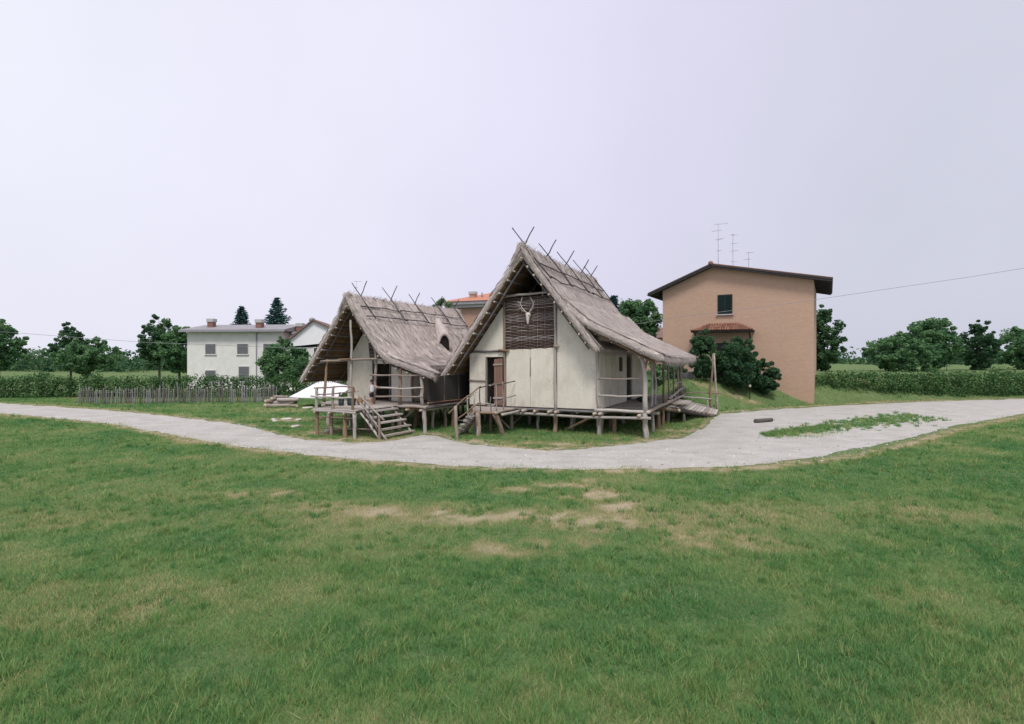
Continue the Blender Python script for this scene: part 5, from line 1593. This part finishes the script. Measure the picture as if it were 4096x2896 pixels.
def leaves(name, parent, clumps, per, size, mat, seed, flat=0.0):
    """clumps: (n,4) centre + radius; leaf quads spread through each clump"""
    rs = np.random.RandomState(seed)
    C = np.repeat(clumps, per, axis=0)
    n = len(C)
    d = rs.randn(n, 3); d /= np.linalg.norm(d, axis=1)[:, None]
    rad = rs.rand(n) ** 0.45
    P = C[:, :3] + d * (rad * C[:, 3])[:, None] * np.array([1, 1, .8])
    nrm = d * .8 + rs.randn(n, 3) * .7 + np.array([0, 0, .5])
    nrm /= np.linalg.norm(nrm, axis=1)[:, None]
    t = np.cross(nrm, rs.randn(n, 3)); t /= np.linalg.norm(t, axis=1)[:, None]
    b = np.cross(nrm, t)
    s_ = size * rs.uniform(.6, 1.4, n)[:, None]
    V = np.stack([P - t * s_, P + b * s_ * .55, P + t * s_, P - b * s_ * .55], 1).reshape(-1, 3)
    F = np.arange(n * 4).reshape(-1, 4)
    ctone = np.repeat(rs.uniform(-.16, .16, len(clumps)), per)
    tone = np.clip(.48 + ctone + rs.randn(n) * .16, 0, 1)
    o = link(name, big_mesh(name, V, F, M[mat], np.repeat(tone, 4), 4), parent)
    return o

def broad_tree(name, loc, h, rx, rz, czf, label, group=None, nclump=46, per=110, leaf=.13, mat='leaf', seed=1, stems=1, trunk_r=.16, crf=.34, cat='tree', holes=.0):
    rs = np.random.RandomState(seed); r0 = random.Random(seed)
    t_ = empty(name, loc, 0, label, cat, group)
    cz = h * czf
    for sidx in range(stems):
        bx, by = (r0.uniform(-.4, .4), r0.uniform(-.4, .4)) if stems > 1 else (0, 0)
        pts = [Vector((bx * (1 + k * .3) + r0.uniform(-.1, .1) * k * .5, by * (1 + k * .3), -0.2 + (h * .8) * k / 5)) for k in range(6)]
        path_pole('trunk', t_, pts, trunk_r, 'trunk', 8, trunk_r * .25)
        for k in range(5):
            q = pts[2 + k % 3]; a = r0.uniform(0, 6.28)
            e = q + V3(math.cos(a) * rx * .7, math.sin(a) * rx * .7, rz * r0.uniform(.2, .6))
            path_pole('limb', t_, [q, q.lerp(e, .5) + V3(0, 0, .12), e], trunk_r * .4, 'trunk', 6, trunk_r * .1)
    cl = []
    while len(cl) < nclump:
        p = rs.uniform(-1, 1, 3)
        rr = np.linalg.norm(p)
        if rr > 1 or rr < .2: continue
        q = 1 + .22 * n3(p[0] * 2 + seed, p[1] * 2, p[2] * 2)
        low = 1 - .25 * max(0, -p[2])
        cl.append((p[0] * rx * q * low, p[1] * rx * q * low, cz + p[2] * rz * q, min(rx, rz) * crf * rs.uniform(.55, 1.25)))
    for k in range(nclump // 2):                    # loose sprays breaking the outline
        p = rs.randn(3); p /= np.linalg.norm(p)
        q = rs.uniform(.95, 1.22)
        cl.append((p[0] * rx * q, p[1] * rx * q, cz + p[2] * rz * q * (1 if p[2] > 0 else .8), min(rx, rz) * crf * rs.uniform(.3, .7)))
        
    leaves('crown', t_, np.array(cl), per, leaf, mat, seed + 7)
    return t_

def conifer(name, loc, h, r, label, seed, group=None):
    rs = np.random.RandomState(seed)
    t_ = empty(name, loc, 0, label, 'tree', group)
    path_pole('trunk', t_, [V3(0, 0, -.2), V3(0, 0, h * .5), V3(0, 0, h * .97)], .22, 'trunk', 8, .03)
    V, F, T = [], [], []
    P, D, S, TN = [], [], [], []
    nl = 34
    for i in range(nl):
        t = i / (nl - 1)
        z = h * (.12 + .86 * t)
        rad = r * (1 - t) ** .75 * (1 - .25 * max(0, .25 - t) / .25) * rs.uniform(.85, 1.1) + .12
        nb_ = int(12 * (1 - t) + 5)
        for k in range(nb_):
            a = 2 * math.pi * (k + rs.rand() * .7) / nb_
            rl = rad * rs.uniform(.75, 1.15)
            up = .12 - .28 * (1 - t)
            tn = rs.uniform(.25, .65)
            m = int(14 + rl * 16)
            for q in np.linspace(.12, 1, m):
                c = (math.cos(a) * rl * q, math.sin(a) * rl * q, z + up * rl * q + .16 * rl * q * q)
                for _ in range(2):
                    P.append((c[0] + rs.randn() * .10, c[1] + rs.randn() * .10, c[2] + rs.randn() * .06))
                    D.append((math.cos(a) + rs.randn() * .6, math.sin(a) + rs.randn() * .6, -.25 + rs.randn() * .35))
                    S.append(rs.uniform(.16, .3)); TN.append(tn + rs.randn() * .12 + .15 * (q - .5))
    P, D, S = np.array(P), np.array(D), np.array(S)[:, None]
    D /= np.linalg.norm(D, axis=1)[:, None]
    W_ = np.cross(D, rs.randn(len(D), 3)); W_ /= np.linalg.norm(W_, axis=1)[:, None]
    V = np.stack([P - W_ * S * .28, P + W_ * S * .28, P + D * S * 1.3], 1).reshape(-1, 3)
    link('crown', big_mesh('crown', V, np.arange(len(V)).reshape(-1, 3), M['needle'], np.repeat(np.clip(TN, 0, 1), 3)), t_)
    return t_

conifer('conifer_tree', (-34.2, 80, 0), 12.9, 3.3, 'tall dark blue-green conifer standing above the grey flat roof', 3)
conifer('conifer_tree', (-41.3, 84, 0), 12.0, 2.8, 'conifer half cut by the left print edge behind the white house', 4)
broad_tree('garden_tree', (-25.9, 60, 0), 5.5, 1.3, 1.9, .60, 'bushy tree with leaning branches before the white house wall', seed=11, leaf=.12, per=110, nclump=85, crf=.42, stems=2, trunk_r=.1)
broad_tree('garden_tree', (-23.7, 60.5, 0), 5.3, 1.3, 1.9, .58, 'bushy tree before the white gabled house windows', seed=12, leaf=.12, per=110, nclump=85, crf=.42, stems=2, trunk_r=.1)
broad_tree('garden_tree', (-25.4, 61.5, 0), 6.7, .75, 1.3, .80, 'slender leafy treetop between the two white houses', seed=13, leaf=.13, per=90, nclump=18, trunk_r=.08)
broad_tree('broad_tree', (14.6, 64, 0), 10.6, 2.5, 2.7, .74, 'round leafy tree behind the larger hut roof', seed=14, leaf=.17, per=130, nclump=90, trunk_r=.22)
broad_tree('broad_tree', (-9.4, 72, 0), 11.8, 1.6, 2.2, .82, 'treetop just showing above the smaller hut ridge', seed=15, leaf=.18, per=80, nclump=26, trunk_r=.18)
conifer('conifer_tree', (11.3, 61, 0), 11.0, 1.5, 'thin dark treetop showing over the larger hut roof', 6)
def bank(x, y_): return (x, y_, float(gz(x, y_)) - .05)
broad_tree('young_tree', bank(16.2, 46.6), 4.0, 1.0, 1.9, .55, 'young tree with upright feathery crown nearest the two tall poles', seed=16, leaf=.10, per=220, nclump=70, mat='leaf_dark', trunk_r=.06)
broad_tree('young_tree', bank(19.0, 46.4), 4.4, 1.45, 2.0, .54, 'larger dense young tree standing before the tiled canopy', seed=17, leaf=.10, per=230, nclump=84, mat='leaf_dark', trunk_r=.07)
broad_tree('young_tree', bank(21.6, 47.2), 3.0, 1.1, 1.3, .56, 'dark low tree at the right end of the grassy bank', seed=18, leaf=.10, per=200, nclump=56, mat='leaf_dark', trunk_r=.05)
broad_tree('shrub', bank(14.1, 47.8), 2.3, .95, 1.0, .55, 'loose shrub beside the gallery end on the bank', seed=19, leaf=.09, per=90, nclump=30, mat='leaf', trunk_r=.04, cat='shrub')
broad_tree('shrub', bank(12.4, 47.0), 2.5, .8, 1.1, .55, 'tall shrub seen through the gallery posts', seed=20, leaf=.09, per=90, nclump=28, mat='leaf', trunk_r=.04, cat='shrub')
broad_tree('shrub', bank(17.6, 47.6), 1.7, .8, .8, .5, 'low shrub between the two larger young trees', seed=25, leaf=.09, per=110, nclump=24, mat='leaf_dark', trunk_r=.04, cat='shrub')

def hedge(name, p0, p1, h, w, label, seed, per=70, sp=.42, leaf=.10):
    rs = np.random.RandomState(seed)
    p0, p1 = np.array(p0, float), np.array(p1, float)
    ln = np.linalg.norm(p1 - p0)
    t_ = empty(name, (p0[0], p0[1], 0), 0, label, 'hedge')
    n = int(ln / sp)
    cl = []
    for k in range(n):
        q = (p1 - p0) * (k + rs.rand()) / n
        hh = h * (1 + .16 * n3(k * .23, seed, 0) * 2)
        for z in np.arange(.3, hh, .5):
            cl.append((q[0] + rs.randn() * .1, q[1] + rs.randn() * w * .25, z + rs.uniform(-.1, .1), w * rs.uniform(.38, .6)))
    leaves('foliage', t_, np.array(cl), per, leaf, 'hedge', seed)
    for k in range(0, n, 5):
        q = (p1 - p0) * (k + .5) / n
        pole('stem', t_, (q[0], q[1], -.2), (q[0] + .05, q[1], h * .6), .035, .02, .03, 3, 'trunk', 5)
    return t_
hedge('hedge', (-58, 55.5), (-24.2, 56.5), 2.1, 1.3, 'dense dark hedge behind the paling fence', 41)
hedge('hedge', (-24.0, 56.2), (-13.5, 56.8), 2.2, 1.3, 'brighter hedge stretch behind the white awning', 42)
hedge('hedge', (24, 51), (60, 58), 2.6, 1.4, 'hedge running on beyond the brick house', 43, per=60)
# trees that close the view to both sides
def copy_tree(src, loc, rz, sc, label, group):
    r = src.copy(); col.objects.link(r)
    r.location = loc; r.rotation_euler = (0, 0, rz); r.scale = (sc, sc, sc)
    r['label'] = label; r['group'] = group
    for ch in src.children:
        c = ch.copy(); col.objects.link(c); c.parent = r
    return r
GL, GR = 'trees closing the far left', 'trees closing the far right'
def bt(x, y_, h, rx, rz, cz, lab, grp, sd, mat='leaf'):
    return broad_tree('background_tree', (x, y_, 0), h, rx, rz, cz, lab, grp, seed=sd, leaf=.2, per=95, nclump=95, trunk_r=.22, crf=.30, mat=mat)
a1 = bt(-52, 86, 8.5, 2.7, 3.2, .60, 'leafy tree standing next to the left end of the white house', GL, 51)
a2 = bt(-59, 92, 10.5, 2.6, 4.4, .58, 'tall narrow tree second from the left end of the white house', GL, 53, 'leaf_dark')
a3 = bt(-68, 88, 7.0, 3.6, 2.6, .60, 'low spreading tree third from the left end of the white house', GL, 54)
copy_tree(a2, (-77, 96, 0), 2.2, .9, 'narrow tree fourth from the left end of the white house', GL)
copy_tree(a1, (-84, 90, 0), 3.6, 1.15, 'fifth tree from the left end of the white house', GL)
copy_tree(a3, (-95, 95, 0), 1.2, 1.25, 'outermost spreading tree at the far left', GL)
b1 = bt(37, 74, 8.0, 2.6, 2.9, .62, 'leafy tree standing next to the right side of the brick house', GR, 52)
b2 = bt(45, 80, 11.0, 2.5, 4.6, .58, 'tall narrow tree second to the right of the brick house', GR, 55, 'leaf_dark')
b3 = bt(55, 78, 7.5, 3.7, 2.7, .60, 'low spreading tree third to the right of the brick house', GR, 56)
copy_tree(b1, (64, 84, 0), 2.0, 1.25, 'fourth tree to the right of the brick house', GR)
copy_tree(b2, (73, 86, 0), 3.1, .85, 'narrow tree fifth to the right of the brick house', GR)
copy_tree(b3, (85, 90, 0), 4.4, 1.2, 'outermost spreading tree at the far right', GR)

rs = np.random.RandomState(88)
cl = []
for sgn in (-1, 1):
    for k in range(330):
        x = sgn * (95 + 175 * rs.rand()); y_ = 175 + rs.randn() * 12
        hh = 5.5 + 3.5 * n3(x * .045, sgn * 3.0, 0) + 1.5 * n3(x * .2, 1.0, 0)
        for z in np.arange(1.0, max(2.0, hh), 2.2):
            cl.append((x + rs.randn(), y_, z, rs.uniform(1.6, 2.8)))
fw = leaves('distant_woodland', None, np.array(cl), 26, .55, 'leaf_dark', 89)
tag(fw, 'far line of trees along the horizon behind the fields', 'woodland', kind='stuff')

# ------------------------------------------------------------------ grass blades
M['grass'] = mat_tone('grass_blades', [(0.0, (0.075, 0.225, 0.075)), (0.32, (0.185, 0.335, 0.105)), (0.60, (0.37, 0.39, 0.165)), (1.0, (0.60, 0.51, 0.31))], 0.25)
def grass_field(n, ymin, ymax, seed):
    """blades thin out and widen smoothly with distance"""
    rs = np.random.RandomState(seed)
    y_ = ymin * (ymax / ymin) ** (rs.rand(n) ** 0.92)
    x = (rs.rand(n) * 2 - 1) * (y_ * .97 + .5)
    br = bare(x, y_)
    on_path = (y_ > y_lo(x) + np.abs(rs.randn(n)) * .30 + (vnoise(x, y_, .9, 3, 31.) - .5) * 1.2) & (y_ < y_up(x) - np.abs(rs.randn(n)) * .22 - (vnoise(x, y_, .9, 3, 37.) - .5) * .9)
    isl = np.exp(-(((x - 15.5) / 2.6) ** 2 + ((y_ - 29.2 - (x - 15.5) * .5) / 1.5) ** 2))
    keep = (rs.rand(n) > br * .80 - .04) & (~on_path | (rs.rand(n) < isl * 2.2 - .5))
    x, y_, br = x[keep], y_[keep], br[keep]
    m = len(x)
    z = gz(x, y_)
    clump = vnoise(x, y_, 2.2, 3, 1.0)
    h = (.045 + .0011 * y_) * rs.uniform(.5, 1.4, m) * (.5 + 1.0 * clump)
    a = rs.rand(m) * 6.283
    w = (.0022 + .00036 * y_) * rs.uniform(.7, 1.3, m)
    lx, ly = rs.randn(m) * .5 * h, rs.randn(m) * .5 * h
    V = np.empty((m, 3, 3))
    V[:, 0] = np.stack([x - np.cos(a) * w, y_ - np.sin(a) * w, z - .005], 1)
    V[:, 1] = np.stack([x + np.cos(a) * w, y_ + np.sin(a) * w, z - .005], 1)
    V[:, 2] = np.stack([x + lx, y_ + ly, z + h], 1)
    broad = vnoise(x, y_ * 1.4, .3, 3, 7.0)
    tone = np.clip(.20 + br * .9 + (broad - .5) * 1.0 + rs.randn(m) * .13 + (vnoise(x, y_, 1.1, 3, 4.0) - .5) * .6, 0, 1)
    return V.reshape(-1, 3), np.repeat(tone, 3)
Vg, Tg = grass_field(950000, 5.6, 60, 61)
def tufts(n, seed):
    rs = np.random.RandomState(seed)
    y0 = 5.8 * (48 / 5.8) ** rs.rand(n)
    x0 = (rs.rand(n) * 2 - 1) * y0 * .96
    dens = vnoise(x0, y0, .8, 2, 13.0)
    ok = (dens > .42) & (bare(x0, y0) < .55) & ~((y0 > y_lo(x0) - .1) & (y0 < y_up(x0) + .1))
    x0, y0 = x0[ok], y0[ok]
    xi = 13.0 + 15 * rs.rand(620) ** 1.2; yi = 28.3 + (xi - 13.0) * .62 + rs.randn(620) * (.35 + .06 * (xi - 13.0))      # grass island in the gravel
    x0 = np.concatenate([x0, xi]); y0 = np.concatenate([y0, yi])
    per = 26
    m = len(x0) * per
    hh = np.repeat(rs.uniform(.07, .17, len(x0)) * (1 + .012 * y0), per) * rs.uniform(.5, 1.2, m)
    sp = np.repeat(rs.uniform(.03, .10, len(x0)), per)
    x = np.repeat(x0, per) + rs.randn(m) * sp; y_ = np.repeat(y0, per) + rs.randn(m) * sp
    z = gz(x, y_); a = rs.rand(m) * 6.283
    w = (.003 + .00034 * y_) * rs.uniform(.7, 1.5, m)
    V = np.empty((m, 3, 3))
    V[:, 0] = np.stack([x - np.cos(a) * w, y_ - np.sin(a) * w, z - .005], 1)
    V[:, 1] = np.stack([x + np.cos(a) * w, y_ + np.sin(a) * w, z - .005], 1)
    V[:, 2] = np.stack([x + rs.randn(m) * .45 * hh, y_ + rs.randn(m) * .45 * hh, z + hh], 1)
    tone = np.clip(np.repeat(rs.uniform(.0, .5, len(x0)), per) + rs.randn(m) * .08, 0, 1)
    return V.reshape(-1, 3), np.repeat(tone, 3)
Vt, Tt = tufts(7000, 77)
Vg = np.concatenate([Vg, Vt]); Tg = np.concatenate([Tg, Tt])
gr = link('grass', big_mesh('grass', Vg, np.arange(len(Vg)).reshape(-1, 3), M['grass'], Tg))
tag(gr, 'short patchy green and dry grass of the lawn', 'grass', kind='stuff')

# ------------------------------------------------------------------ loose stones on the gravel
rs = np.random.RandomState(91)
n = 16000
y_ = 19.4 * (44 / 19.4) ** rs.rand(n); x = (rs.rand(n) * 2 - 1) * y_ * .95
ok = (y_ > y_lo(x) + rs.randn(n) * .25) & (y_ < y_up(x) + rs.randn(n) * .35 + .1)
x, y_ = x[ok], y_[ok]; m = len(x)
r_ = rs.uniform(.012, .032, m) * (1 + (rs.rand(m) < .05) * 1.2)
z = gz(x, y_) + .012
octa = np.array([(1, 0, 0), (0, 1, 0), (-1, 0, 0), (0, -1, 0), (0, 0, .7)])
jit = 1 + rs.uniform(-.35, .35, (m, 5, 1))
Vs = np.stack([x, y_, z], 1)[:, None, :] + octa[None] * jit * r_[:, None, None]
f0 = np.array([(0, 1, 4), (1, 2, 4), (2, 3, 4), (3, 0, 4)])
Fs = (np.arange(m)[:, None, None] * 5 + f0[None]).reshape(-1, 3)
M['pebble'] = mat_tone('gravel_stones', [(0.0, (0.20, 0.19, 0.17)), (0.5, (0.42, 0.405, 0.38)), (1.0, (0.60, 0.585, 0.56))])
pb = link('gravel_stones', big_mesh('gravel_stones', Vs.reshape(-1, 3), Fs, M['pebble'], np.repeat(rs.rand(m), 5)))
tag(pb, 'loose pale stones scattered over the gravel path', 'gravel', kind='stuff')
